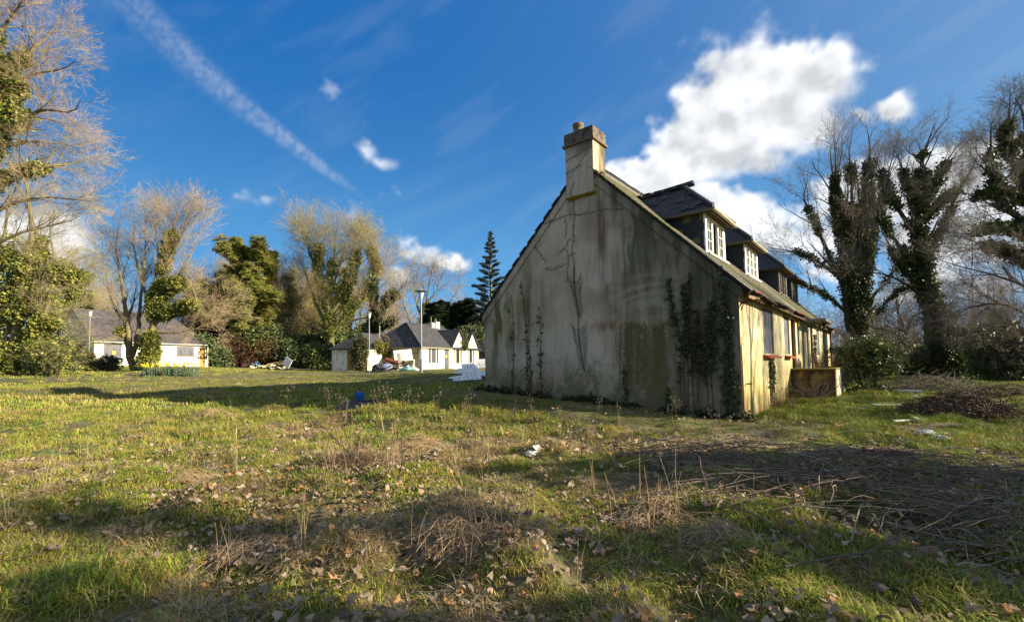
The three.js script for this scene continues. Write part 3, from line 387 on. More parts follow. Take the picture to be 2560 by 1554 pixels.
    // soffit, fascia, gutters
    part('soffit', joined([boxG(5.06, 6.33, 4.755, 4.785, -1.77, .12), boxG(6.30, 6.335, 4.70, 4.79, -1.775, .125), boxG(5.1, 6.299, 4.715, 4.79, .09, .118)]), M.rotten, g);
    const half = (l) => new THREE.CylinderGeometry(0.05, 0.05, l, 10, 1, true, 0, Math.PI);
    const g1 = half(2.02); g1.rotateX(Math.PI / 2).rotateZ(-Math.PI / 2); const fg = part('gutter', g1.translate(6.385, 4.78, -.82), worn ? M.rotten : M.cream, g);
    part('gutter', half(1.3).rotateZ(Math.PI / 2).rotateX(Math.PI).translate(5.72, 4.775, .17).applyMatrix4(new THREE.Matrix4()), worn ? M.rotten : M.worn, g);
    if (!worn) part('gutter_joint', joined([-.35, -1.05, -1.8].map((zz) => half(.06).rotateX(Math.PI / 2).rotateZ(-Math.PI / 2).scale(1, 1, 1).translate(0, 0, 0).applyMatrix4(new THREE.Matrix4().makeScale(1.13, 1.13, 1)).translate(6.385, 4.78, zz))), M.cream, g);
    // the window: frame, three lights
    const X0 = 6.075, X1 = 6.145, y0 = 3.80, y1 = 4.75, b = (v0, v1, ya, yb, xa = X0, xb = X1) => boxG(xa, xb, ya, yb, -v1, -v0, 0.004);
    part('window_frame', joined([b(0, .13, y0, y1), b(1.52, 1.65, y0, y1), b(.131, 1.519, y1 - .05, y1 - .001), b(.131, 1.519, y0 + .001, y0 + .055), b(.575, .625, y0 + .056, y1 - .051, X0 + .005, X1 - .004), b(1.025, 1.075, y0 + .056, y1 - .051, X0 + .005, X1 - .004)]), wm, g);
    part('window_sill', joined([boxG(6.08, 6.24, 3.745, 3.797, -1.66, .01, .01)]), worn ? M.worn : M.offwhite, g);
    part('apron', joined([boxG(6.05, 6.12, 3.60, 3.744, -1.64, 0)]), worn ? M.rotten : M.plain, g);
    [[.135, .57], [.63, 1.02], [1.08, 1.515]].forEach(([a, c], i) => {
      if (i === 1 && broken) return; const s = 0.038, ya = y0 + .058, yb = y1 - .053, xa = X0 + .012, xb = X1 - .01, bars = [];
      for (let k = 1; k < 3; k++) { const yy = lerp(ya + s, yb - s, k / 3); bars.push(b(a + s, c - s, yy - .009, yy + .009, xa + .008, xb - .008)); } bars.push(b((a + c) / 2 - .009, (a + c) / 2 + .009, ya + s, yb - s, xa + .01, xb - .01));
      part('casement', joined([b(a, a + s, ya, yb, xa, xb), b(c - s, c, ya, yb, xa, xb), b(a + s + .001, c - s - .001, yb - s, yb - .001, xa, xb), b(a + s + .001, c - s - .001, ya + .001, ya + s, xa, xb), ...bars]), wm, g);
      for (let k = 0; k < 3; k++) for (const h of [0, 1]) { if (q() < 0.14) continue; const yy = lerp(ya + s, yb - s, k / 3), m = (a + c) / 2; const p = part('pane', boxG(0, .003, yy + .004, lerp(ya + s, yb - s, (k + 1) / 3) - .004, -(h ? c - s : m) + .004, -(h ? m : a + s) - .004), M.glass, g); p.position.x = (xa + xb) / 2; p.rotation.y = (q() - .5) * .004; }
    });
    const inn = part('inner_board', boxG(5.5, 5.53, 3.9, 4.74, -1.0, -.3), M.plaster, g); inn.rotation.y = 0.02;
    if (broken) part('torn_curtain', boxG(5.98, 6.0, 3.86, 4.66, -.99, -.83, .004), M.plaster, g);
    if (!worn) part('pipe_stub', new Buf().tube([V3(6.15, 3.63, -1.7), V3(6.24, 3.60, -1.7), V3(6.27, 3.54, -1.72)], [.05, .05, .045], 8).geo, M.dark, g);
    return g;
  };
  tag(D(1.2, true, true, false), 'nearest dormer, middle light open, ridge capping lifted'); D(5.0, false, false, false); D(10.3, false, true, true); D(13.2, false, false, true);
}
// low L-shaped wall by the entrance
{
  const t = thing('porch_wall', 'low stained rendered wall by the house entrance, dead stems on top', 'low wall', hAt(7.1, 0, 5.66)); t.rotation.y = -HTH;
  const s = boxG(0.003, 1.07, -0.4, 0.9, -0.2, 0); const a = s.attributes.uv; part('near_wall', s, M.porch, t);
  part('return_wall', boxG(0.86, 1.08, -0.4, 0.895, -3.0, -0.203, .01), M.plain, t);
  part('coping', joined([boxG(0.0, 1.10, 0.902, 0.955, -0.23, 0.03, .02), boxG(0.84, 1.10, 0.9, 0.95, -3.0, -0.232, .02)]), M.lichen, t);
}

// ---------------------------------------------------------------- plants: pieces
const C = (r, g, b) => new THREE.Color(r, g, b);
const tint = (q, list, v = 0.35) => { const c = list[Math.floor(q() * list.length)], w = 1 - v / 2 + v * q(); return C(c[0] * w, c[1] * w, c[2] * w); };
const Yup = V3(0, 1, 0), tmpA = V3(), tmpB = V3();
function pose(p, dir, s, q, sy = 1) { const a = tmpA.set(q() - 0.5, q() - 0.5, q() - 0.5).cross(dir).normalize(), b = tmpB.crossVectors(a, dir); return new THREE.Matrix4().makeBasis(a.clone().multiplyScalar(s), dir.clone().multiplyScalar(s * sy), b.clone().multiplyScalar(s)).setPosition(p); }
function rotDir(d, ang, q) { const a = V3(q() - 0.5, q() - 0.5, q() - 0.5).cross(d).normalize(); return d.clone().applyAxisAngle(a, ang).normalize(); }
function sprayGeo(seed, side, sub, ang, rad, curl = 0) {                // a twig with side twigs, one metre long, growing along +y
  const q = rngOf(seed), b = new Buf(), ax = [V3(0, 0, 0)], n = 4; let d = V3(0, 1, 0);
  for (let k = 1; k <= n; k++) { d = rotDir(d, 0.16 * q() + 0.06, q); d.y += curl * 0.2; d.normalize(); ax.push(ax[k - 1].clone().addScaledVector(d, 1 / n)); }
  b.tube(ax, ax.map((_, k) => rad * (1 - k / n * 0.8)), 3);
  for (let s = 0; s < side; s++) {
    const t = 0.12 + 0.85 * (s + q()) / side, k = Math.min(n - 1, Math.floor(t * n)), p = ax[k].clone().lerp(ax[k + 1], t * n - k), dd = rotDir(V3().subVectors(ax[k + 1], ax[k]).normalize(), ang * (0.7 + 0.6 * q()), q); dd.y += curl; dd.normalize();
    const l = (0.5 - 0.3 * t) * (0.7 + 0.6 * q()), m = p.clone().addScaledVector(dd, l * 0.5), e = m.clone().addScaledVector(rotDir(dd, 0.3, q), l * 0.5);
    b.tube([p, m, e], [rad * 0.6, rad * 0.45, rad * 0.25], 3);
    for (let u = 0; u < sub; u++) { const f = 0.25 + 0.7 * q(), pp = p.clone().lerp(e, f), d2 = rotDir(dd, ang * (0.7 + 0.6 * q()), q), ll = l * 0.45 * (0.6 + q() * 0.7); b.tube([pp, pp.clone().addScaledVector(d2, ll)], [rad * 0.4, rad * 0.2], 3); }
  }
  return b.geo;
}
function clumpGeo(seed, n, size, spread, long = 1, fold = 0.25) {       // a handful of leaves
  const q = rngOf(seed), b = new Buf();
  for (let k = 0; k < n; k++) {
    const o = V3(q() - 0.5, q() - 0.5, q() - 0.5).multiplyScalar(2 * spread), d = V3(q() - 0.5, q() - 0.2, q() - 0.5).normalize(), s = V3(q() - 0.5, q() - 0.5, q() - 0.5).cross(d).normalize(), nn = V3().crossVectors(d, s), w = size * (0.7 + 0.5 * q()), l = w * long;
    const tip = o.clone().addScaledVector(d, l).addScaledVector(nn, -l * 0.15), L = o.clone().addScaledVector(d, l * 0.42).addScaledVector(s, w * 0.5).addScaledVector(nn, w * fold), Rr = o.clone().addScaledVector(d, l * 0.42).addScaledVector(s, -w * 0.5).addScaledVector(nn, w * fold);
    b.tri(o, L, tip).tri(o, tip, Rr);
  }
  return b.geo;
}
function needleGeo(seed, n, len, w, hemi) { const q = rngOf(seed), b = new Buf(); for (let k = 0; k < n; k++) { const d = V3(q() * 2 - 1, hemi ? q() * 1.3 - 0.1 : q() * 2 - 1, q() * 2 - 1).normalize(), s = V3(q() - 0.5, q() - 0.5, q() - 0.5).cross(d).normalize().multiplyScalar(w), l = len * (0.6 + 0.5 * q()); b.tri(s, s.clone().negate(), d.multiplyScalar(l)); } return b.geo; }
const G = {
  spray: sprayGeo(3, 8, 2, 0.7, 0.0062), sprayUp: sprayGeo(8, 10, 2, 0.5, 0.006, 0.3), spraySmall: sprayGeo(12, 7, 1, 0.8, 0.011), ivy: clumpGeo(4, 7, 0.11, 0.11, 1.0), ivy2: clumpGeo(6, 9, 0.10, 0.14, 1.1), laurel: clumpGeo(9, 7, 0.07, 0.12, 2.3, 0.12), pine: needleGeo(5, 34, 0.25, 0.02, true), spruce: needleGeo(7, 22, 0.17, 0.01, false), small: clumpGeo(13, 8, 0.05, 0.08, 1.3),
};
const leafMat = (r = 0.5) => new THREE.MeshPhysicalMaterial({ color: 0xffffff, roughness: r, specularIntensity: r > .6 ? .3 : .6, side: THREE.DoubleSide, transmission: 0.22, thickness: 0 });
const LEAF = leafMat(0.5), LEAFDULL = leafMat(0.85);
const barkTex = tex(128, 256, (u, v) => { const a = 0.6 + 0.55 * fbm(u * 12, v * 5, 0, 4); return [a, a * 0.97, a * 0.9]; });
const bark = (r, g, b) => mat(C(r, g, b), 0.95, { map: grain });
const B = { olive: bark(0.206, 0.168, 0.081), oliveTwig: bark(0.217, 0.163, 0.092), redTwig: bark(0.217, 0.125, 0.092), grey: bark(0.108, 0.092, 0.065), dark: bark(0.055, 0.046, 0.032), darkTwig: bark(0.092, 0.071, 0.060), pale: bark(0.282, 0.228, 0.163), moss: bark(0.185, 0.179, 0.055), mossTwig: bark(0.201, 0.179, 0.071), purple: bark(0.174, 0.114, 0.108), brownTwig: bark(0.141, 0.092, 0.055), pinkish: bark(0.217, 0.141, 0.108) };
const IVYSUN = [[.25, .25, .04], [.18, .20, .035], [.32, .29, .06], [.12, .145, .03]], IVYDARK = [[.05, .075, .018], [.075, .10, .02], [.036, .056, .014], [.11, .12, .025]], IVYYEL = [[.22, .18, .03], [.15, .15, .03], [.09, .11, .02]];

const strawMat = mat(C(.42, .28, .145), 0.8);
const TW = { warm: [[.34, .27, .13], [.38, .29, .16], [.37, .24, .17], [.29, .235, .10]], moss: [[.30, .27, .10], [.26, .235, .085], [.34, .28, .15], [.3, .22, .14]], dark: [[.17, .14, .10], [.21, .16, .12], [.15, .13, .085]], purple: [[.36, .25, .21], [.31, .235, .17], [.40, .30, .19]] }, TWIG = mat(0xffffff, 0.9);
// ---------------------------------------------------------------- trees
function curve(pts, n) { return new THREE.CatmullRomCurve3(pts).getPoints(n); }
function newTree(seed) { return { q: rngOf(seed), trunk: new Buf(), br: new Buf(), sprays: [], leaves: [] }; }
function grow(T, p, dir, len, r, lvl, o) {
  const q = T.q, n = Math.max(2, Math.min(5, Math.round(len / 0.6))), pts = [p.clone()], rs = [r], dirs = []; let d = dir.clone(); const wob = o.wob ?? 0.22;
  for (let k = 1; k <= n; k++) { d.x += (q() - 0.5) * wob * 2; d.z += (q() - 0.5) * wob * 2; d.y += (q() - 0.5) * wob * 2 + (o.up ?? 0.06); d.normalize(); pts.push(pts[k - 1].clone().addScaledVector(d, len / n)); rs.push(r * (1 - 0.75 * k / n)); dirs.push(d.clone()); }
  T.br.tube(pts, rs, lvl === 0 ? 5 : lvl === 1 ? 4 : 3);
  if (lvl < o.max) {
    const m = Math.round((o.kids ?? 5) * (0.7 + 0.6 * q()));
    for (let k = 0; k < m; k++) { const t = 0.2 + 0.78 * (k + q()) / m, i = Math.min(n - 1, Math.floor(t * n)), pp = pts[i].clone().lerp(pts[i + 1], t * n - i); grow(T, pp, rotDir(dirs[i], (o.ang ?? 0.8) * (0.6 + 0.6 * q()), q), len * (o.ratio ?? 0.6) * (1.1 - 0.6 * t) * (0.7 + 0.5 * q()), Math.max(0.008, r * 0.5 * (1 - 0.6 * t)), lvl + 1, o); }
  }
  if (lvl >= o.max - 1) { const m = lvl === o.max ? o.sp ?? 2 : 1; for (let k = 0; k < m; k++) { const i = Math.min(n - 1, Math.floor(n * (k + 0.6) / m)); T.sprays.push({ m: pose(pts[i + (k === m - 1 ? 1 : 0)], rotDir(dirs[i], k === m - 1 ? 0.1 : 0.7, q), (o.spray ?? 0.9) * (0.7 + 0.6 * q()), q), c: tint(q, o.tt ?? TW.warm, 0.5) }); } }
}
function ivyOn(T, pts, rs, f0, f1, rad, per, tones, size = 1) {          // leaves round a stem between two fractions of its length
  const q = T.q, n = pts.length - 1; let L = 0; for (let k = 1; k <= n; k++) L += pts[k].distanceTo(pts[k - 1]);
  const cnt = Math.round(L * (f1 - f0) * per);
  for (let k = 0; k < cnt; k++) {
    const t = f0 + (f1 - f0) * q(), i = Math.min(n - 1, Math.floor(t * n)), p = pts[i].clone().lerp(pts[i + 1], t * n - i), patch = fbm(p.x * 1.1 + 9, p.y * 1.1, p.z * 1.1 + .5, 2); if (patch < 0.33 + 0.1 * q()) continue;
    const d = V3(q() - 0.5, (q() - 0.5) * 0.7, q() - 0.5).normalize(), rr = rs[i] + rad * (0.25 + 0.75 * Math.sqrt(q())) * (0.35 + 1.5 * (patch - 0.3));
    T.leaves.push({ m: pose(p.addScaledVector(d, rr), rotDir(d, 0.8, q), size * (0.8 + 0.7 * q()), q), c: tint(q, tones) });
  }
}
function finish(T, t, o) {
  const sub = (e) => { e.m.elements[12] -= t.position.x; e.m.elements[13] -= t.position.y; e.m.elements[14] -= t.position.z; return e; };
  const mk = (b) => { const g = b.geo; g.translate(-t.position.x, -t.position.y, -t.position.z); return worldUV(g); };
  if (T.trunk.p.length) part('trunk', mk(T.trunk), o.bark, t);
  if (T.br.p.length) part('branches', mk(T.br), o.bark2 ?? o.bark, t);
  if (T.sprays.length) copies('crown', o.sprayGeo ?? G.spray, T.sprays[0].c ? TWIG : o.twig, T.sprays.map(sub), t);
  if (T.leaves.length) copies(o.leafName ?? 'ivy', o.leafGeo ?? G.ivy, o.leafMat ?? LEAF, T.leaves.map(sub), t);
  t.userData.n = undefined; delete t.userData.n; return t;
}
function drawnTree(name, label, category, group, d, seed, limbs, o) {    // limbs follow lines seen in the photograph, each at its own depth
  const T = newTree(seed), t = thing(name, label, category, gat(limbs[0].p[0][0], d), group), q = T.q;
  limbs.forEach((l, li) => {
    const raw = l.p.map(([x, y, dz], i) => at(x, y, d + (dz ?? 0))); if (li === 0 || l.root) { const g0 = gat(l.p[0][0], d + (l.p[0][2] ?? 0)); g0.y -= 0.3; raw[0] = g0; }
    const n = Math.max(5, raw.length * 3), pts = curve(raw, n), rs = pts.map((p, k) => lerp(l.r[0], l.r[1], Math.pow(k / n, 0.8)) * (li === 0 && k === 0 ? 1.25 : 1)), L = new THREE.CatmullRomCurve3(raw).getLength();
    for (let k = 1; k < pts.length - 1; k++) { pts[k].x += (q() - .5) * rs[k] * .7; pts[k].z += (q() - .5) * rs[k] * .9; }
    T.trunk.tube(pts, rs, l.r[0] > 0.12 ? 9 : 6);
    const kids = l.kids ?? o.limbKids ?? 8;
    for (let k = 0; k < kids; k++) { const tt = (l.from ?? 0.3) + (1 - (l.from ?? 0.3)) * (k + q()) / kids, i = Math.min(n - 1, Math.floor(tt * n)), p = pts[i].clone().lerp(pts[i + 1], tt * n - i), dir = rotDir(V3().subVectors(pts[i + 1], pts[i]).normalize(), (l.ang ?? o.ang ?? 0.8) * (0.6 + 0.7 * q()), q); dir.y += l.lift ?? o.lift ?? 0.25; dir.normalize(); grow(T, p, dir, (l.len ?? o.len ?? 2.2) * (0.6 + 0.7 * q()), Math.max(0.018, rs[i] * 0.45), 0, l.o ?? o); }
    grow(T, pts[n], V3().subVectors(pts[n], pts[n - 1]).normalize(), (l.len ?? o.len ?? 2.2) * 0.9, rs[n], 0, l.o ?? o);
    if (l.ivy) ivyOn(T, pts, rs, ...l.ivy, o.tones ?? IVYDARK, o.leafSize ?? 1);
  });
  return finish(T, t, o);
}
function freeTree(name, label, category, group, pos, seed, H, o) {       // grown from its base, spread and height given
  const T = newTree(seed), t = thing(name, label, category, pos, group), q = T.q, pts = [pos.clone().add(V3(0, -0.3, 0))], n = 7, lean = o.leanX ?? (q() - 0.5) * 0.1;
  const th = H * (o.trunkH ?? 0.7); for (let k = 1; k <= n; k++) pts.push(V3(pos.x + lean * th * k / n + (q() - 0.5) * 0.02 * H, pos.y + th * k / n, pos.z + (q() - 0.5) * 0.02 * H));
  const r0 = o.r ?? H * 0.02, rs = pts.map((_, k) => r0 * (1 - 0.75 * k / n) * (k ? 1 : 1.3)); T.trunk.tube(pts, rs, 8);
  if (o.ivy) ivyOn(T, pts, rs, ...o.ivy, o.tones ?? IVYDARK, o.leafSize ?? 1);
  const m = o.limbs ?? 10;
  for (let k = 0; k < m; k++) {
    const tt = lerp(o.t0 ?? 0.3, 1, (k + q() * 0.8) / m), i = Math.min(n - 1, Math.floor(tt * n)), p = pts[i].clone().lerp(pts[i + 1], tt * n - i), az = k * 2.4 + q(), el = lerp(o.el0 ?? 0.35, o.el1 ?? 1.1, tt) + (q() - .5) * .2, dir = V3(Math.cos(az) * Math.cos(el), Math.sin(el), Math.sin(az) * Math.cos(el)), len = H * (o.spread ?? 0.3) * (o.shape ? o.shape(tt) : 1.15 - 0.5 * tt) * (0.8 + 0.4 * q());
    const lp = [p.clone()], lr = [rs[i] * 0.55]; let dd = dir.clone(); for (let s = 1; s <= 5; s++) { dd.y += o.up0 ?? 0.08; dd.x += (q() - 0.5) * 0.25; dd.z += (q() - 0.5) * 0.25; dd.normalize(); lp.push(lp[s - 1].clone().addScaledVector(dd, len / 5)); lr.push(lr[0] * (1 - 0.72 * s / 5)); }
    T.trunk.tube(lp, lr, 6);
    if (o.ivyL && q() < o.ivyL[0]) ivyOn(T, lp, lr, 0, o.ivyL[1], o.ivyL[2], o.ivyL[3], o.tones ?? IVYDARK, o.leafSize ?? 1);
    const kids = o.limbKids ?? 7; for (let s = 0; s < kids; s++) { const u = 0.2 + 0.8 * (s + q()) / kids, j = Math.min(4, Math.floor(u * 5)), pp = lp[j].clone().lerp(lp[j + 1], u * 5 - j), d2 = rotDir(V3().subVectors(lp[j + 1], lp[j]).normalize(), (o.ang ?? 0.8) * (0.6 + 0.7 * q()), q); d2.y += 0.15; d2.normalize(); grow(T, pp, d2, len * 0.42 * (1.15 - 0.5 * u), Math.max(0.015, lr[j] * 0.5), 0, o); }
    grow(T, lp[5], V3().subVectors(lp[5], lp[4]).normalize(), len * 0.35, lr[5], 0, o);
  }
  return finish(T, t, o);
}
function bush(name, label, category, group, pos, rx, ry, rz, n, o) {     // leaves through an uneven volume, on visible stems
  const T = newTree(o.seed ?? Math.round(pos.x * 100)), t = thing(name, label, category, pos, group), q = T.q, stems = o.stems ?? 14;
  const lumps = []; for (let k = 0; k < (o.lumps ?? 6); k++) { const a = q() * 6.28, e = q(); lumps.push([Math.cos(a) * rx * 0.6 * Math.sqrt(q()), ry * (0.25 + 0.75 * e), Math.sin(a) * rz * 0.6 * Math.sqrt(q()), 0.45 + 0.35 * q()]); }
  const c0 = pos.clone(); let made = 0, tries = 0;
  while (made < n && tries++ < n * 12) {
    const l = lumps[Math.floor(q() * lumps.length)], d = V3(q() - 0.5, q() - 0.5, q() - 0.5).normalize(), rr = l[3] * Math.pow(q(), 0.45), p = V3(l[0] + d.x * rx * rr, l[1] + d.y * ry * rr * 0.75, l[2] + d.z * rz * rr);
    if (p.y < (o.floor ?? 0.02)) continue; const w = p.clone().add(c0); if (fbm(w.x * (o.nf ?? 1.6) + 7, w.y * (o.nf ?? 1.6), w.z * (o.nf ?? 1.6) + 0.4, 2) < (o.thr ?? 0.40)) continue; made++;
    const e = { m: pose(w, rotDir(d, 0.7, q), (o.size ?? 1) * (0.75 + 0.6 * q()), q), c: tint(q, o.tones ?? IVYDARK) }; T.leaves.push(e);
  }
  for (let k = 0; k < stems; k++) { const l = lumps[k % lumps.length], b0 = c0.clone().add(V3((q() - .5) * rx * 0.5, -0.1, (q() - .5) * rz * 0.5)), e = c0.clone().add(V3(l[0] + (q() - .5) * rx * 0.8, l[1] + ry * 0.3 * q(), l[2] + (q() - .5) * rz * 0.8)), m = b0.clone().lerp(e, 0.5).add(V3((q() - .5) * 0.3 * rx, 0.1 * ry, (q() - .5) * 0.3 * rz)); const pts = curve([b0, m, e], 5), r = o.stemR ?? 0.02; T.br.tube(pts, pts.map((_, i) => r * (1 - 0.13 * i)), 4); const ns = o.sprays ?? 3; for (let s = 0; s < ns; s++) { const i = 1 + Math.floor(q() * 4); T.sprays.push({ m: pose(pts[i], rotDir(V3().subVectors(pts[i], pts[i - 1]).normalize(), 0.6 * q(), q), (o.spray ?? 0.7) * (0.6 + 0.7 * q()), q) }); } }
  if (!n) T.leaves = [];
  return finish(T, t, { bark: o.bark ?? B.dark, twig: o.twig ?? o.bark ?? B.darkTwig, leafGeo: o.leafGeo, leafMat: o.leafMat, leafName: 'foliage', sprayGeo: o.sprayGeo });
}

// ---------------------------------------------------------------- trees on the right
const RT = { limbKids: 6, tt: TW.dark, bark: B.dark, bark2: B.darkTwig, twig: B.darkTwig, max: 2, kids: 4, ratio: 0.6, ang: 0.6, len: 2.3, lift: 0.5, up: 0.05, spray: 0.85, sp: 2, tones: IVYDARK };
drawnTree('ivy_clad_tree', 'tall many-stemmed bare tree wrapped in dark ivy behind the house end', 'tree', null, 29, 101, [
  { p: [[2064, 870], [2060, 760], [2048, 640], [2025, 520], [2005, 420, .5]], r: [.42, .07], ivy: [0.1, 0.95, 0.28, 133], from: .35, len: 2.6, kids: 10 },
  { p: [[2072, 860], [2074, 740], [2082, 610], [2088, 490], [2092, 390, -.4]], r: [.36, .07], ivy: [0.1, 1, 0.28, 133], from: .35, len: 2.6, kids: 10, root: 1 },
  { p: [[2046, 800], [2030, 690], [1990, 600], [1958, 530], [1935, 480, 1]], r: [.2, .05], ivy: [0.2, 0.9, 0.16, 51], len: 2.4 },
  { p: [[2050, 720], [2038, 600], [2050, 500], [2046, 380, 1.2]], r: [.2, .05], ivy: [0.1, 0.95, 0.28, 118], len: 2.4 },
  { p: [[2080, 660], [2105, 560], [2128, 470], [2140, 410, -1]], r: [.2, .04], ivy: [0.05, 0.85, 0.20, 86], len: 2.4 },
  { p: [[2058, 780], [2040, 660], [2022, 560], [2010, 480], [2012, 400, -.6]], r: [.2, .05], ivy: [0.05, 0.95, 0.27, 119], len: 2.2 }, { p: [[2070, 760], [2066, 640], [2070, 540], [2066, 450, .6]], r: [.2, .05], ivy: [0.05, 1, 0.27, 119], len: 2.2 },
  { p: [[2078, 800], [2120, 745], [2165, 700], [2200, 690, -1]], r: [.14, .03], ivy: [0.3, 1, 0.17, 34], len: 1.8, lift: .1 },
  { p: [[2080, 740], [2120, 690], [2160, 640], [2175, 600, 1]], r: [.12, .03], ivy: [0.3, 1, 0.11, 16], len: 1.9, lift: .1 },
  { p: [[2055, 770], [2000, 720], [1950, 690], [1895, 672, -1]], r: [.14, .03], ivy: [0.2, 0.9, 0.16, 34], len: 1.9, lift: .12 },
  { p: [[2045, 690], [1985, 640], [1930, 610], [1880, 600, 1]], r: [.12, .03], ivy: [0.2, 0.8, 0.17, 34], len: 2.1, lift: .15 },
], { ...RT, len: 2.3, kids: 3 });
drawnTree('ivy_clad_tree', 'leaning ivy-covered tree with forked crown, in front of the white clouds', 'tree', null, 22, 102, [
  { p: [[2285, 915], [2272, 850], [2252, 770], [2232, 690], [2217, 600], [2213, 500], [2219, 410], [2222, 370]], r: [.42, .06], ivy: [0.04, 1, 0.19, 181], from: .5, kids: 10, len: 1.6 },
  { p: [[2226, 690], [2192, 630], [2150, 570], [2112, 505, -.5]], r: [.15, .035], ivy: [0.1, 0.95, 0.11, 79], len: 1.5 },
  { p: [[2214, 590], [2180, 530], [2142, 470], [2120, 415, .6]], r: [.14, .035], ivy: [0.2, 1, 0.15, 62], len: 1.5 },
  { p: [[2224, 640], [2258, 570], [2290, 500], [2318, 440, -.6]], r: [.13, .03], ivy: [0.1, 0.7, 0.11, 62], len: 1.6 },
  { p: [[2216, 530], [2185, 450], [2168, 395, .5]], r: [.11, .03], ivy: [0.2, 1, 0.16, 67], len: 1.4 },
  { p: [[2217, 510], [2252, 440], [2278, 390, .3]], r: [.11, .03], ivy: [0.2, 1, 0.16, 73], len: 1.4 },
  { p: [[2217, 540], [2270, 480], [2310, 455, 1]], r: [.1, .03], ivy: [0.1, 0.9, 0.14, 69], len: 1.4 },
  { p: [[2236, 740], [2190, 690], [2130, 660], [2090, 655, .4]], r: [.08, .02], ivy: [0.1, 0.5, 0.07, 22], len: 1.5, lift: .05 },
  { p: [[2230, 700], [2170, 640], [2125, 560, 1]], r: [.08, .02], ivy: [0.1, 0.8, 0.09, 46], len: 1.4 },
], { ...RT, len: 1.25, kids: 3, spray: 0.65 });
drawnTree('ivy_clad_tree', 'big ivy-hung tree at the right edge of the picture', 'tree', null, 19, 103, [
  { p: [[2590, 930], [2575, 800], [2550, 650], [2520, 520], [2490, 400], [2470, 320]], r: [.5, .08], ivy: [0.05, 1, 0.25, 158], from: .3, len: 1.8, kids: 10 },
  { p: [[2545, 640], [2490, 560], [2430, 500], [2395, 430], [2385, 370, -.5]], r: [.2, .05], ivy: [0.2, 1, 0.19, 148], len: 1.5 },
  { p: [[2555, 700], [2490, 640], [2430, 605], [2370, 590, .5]], r: [.16, .04], ivy: [0.1, 1, 0.19, 158], len: 1.3, lift: .06 },
  { p: [[2540, 600], [2470, 560], [2400, 545], [2350, 560, -.5]], r: [.14, .03], ivy: [0.1, 1, 0.17, 133], len: 1.2, lift: .05 },
  { p: [[2520, 530], [2450, 470], [2390, 460], [2335, 478, .8]], r: [.14, .03], ivy: [0.1, 0.9, 0.15, 94], len: 1.4 },
  { p: [[2510, 480], [2440, 400], [2420, 330], [2430, 280, 0]], r: [.15, .04], ivy: [0.1, 0.9, 0.19, 118], len: 1.5 },
  { p: [[2560, 760], [2490, 700], [2420, 670], [2310, 640, -.4]], r: [.1, .02], len: 1.4, lift: 0, kids: 12 },
  { p: [[2565, 800], [2480, 760], [2400, 730], [2310, 745, .6]], r: [.09, .02], len: 1.4, lift: -.05, kids: 12 },
  { p: [[2565, 820], [2500, 800], [2430, 790], [2370, 800, -.3]], r: [.08, .02], len: 1.2, lift: -.05, kids: 10 },
], { ...RT, len: 1.4, spray: 0.7 });
drawnTree('scrub_tree', 'small gnarled leafless tree between the two right trunks above the hedge', 'tree', null, 30, 104, [
  { p: [[2188, 900], [2184, 840], [2176, 790], [2160, 740]], r: [.16, .04], len: 2, kids: 9 }, { p: [[2182, 830], [2150, 800], [2110, 790], [2080, 800, .5]], r: [.1, .03], len: 1.8 }, { p: [[2180, 800], [2200, 760], [2230, 745, -.5]], r: [.09, .03], len: 1.8 }, { p: [[2184, 850], [2140, 850], [2100, 830, -1]], r: [.07, .02], len: 1.6 },
], { ...RT, bark: B.dark, lift: 0.1, ang: 1 });
{
  const spots = [[2292, 62, 10.5], [2312, 66, 9], [2345, 64, 11.5], [2362, 70, 12.5], [2385, 66, 11.5], [2402, 64, 12], [2425, 68, 12.5], [2448, 66, 12], [2268, 68, 8]], slim = (i) => ({ tt: TW.purple, bark: B.pinkish, bark2: B.purple, twig: B.purple, limbs: 15, limbKids: 3, spread: .15, max: 1, kids: 3, el0: .7, el1: 1.2, trunkH: .93, r: .13, spray: 1.0, sp: 1 });
  let proto; const nth = ['leftmost', 'second from left', 'third from left', 'fourth from left', 'fifth from left', 'sixth from left', 'seventh from left', 'eighth from left', 'rightmost'], order = [8, 0, 1, 2, 3, 4, 5, 6, 7];
  order.forEach((si, i) => { const [px, d, h] = spots[si], p = gat(px, d), lab = 'thin bare distant tree behind the right hedge, ' + nth[i] + ' of nine'; if (i % 3 === 0) proto = freeTree('slender_tree', lab, 'tree', 'thin trees behind the right hedge', p, 300 + i, h, slim(i)); else { const c = proto.clone(); c.name = numbered('slender_tree'); c.position.copy(p); c.rotation.y = i * 1.3; c.scale.setScalar(0.85 + 0.1 * (i % 3)); c.userData.label = lab; scene.add(c); } });
}

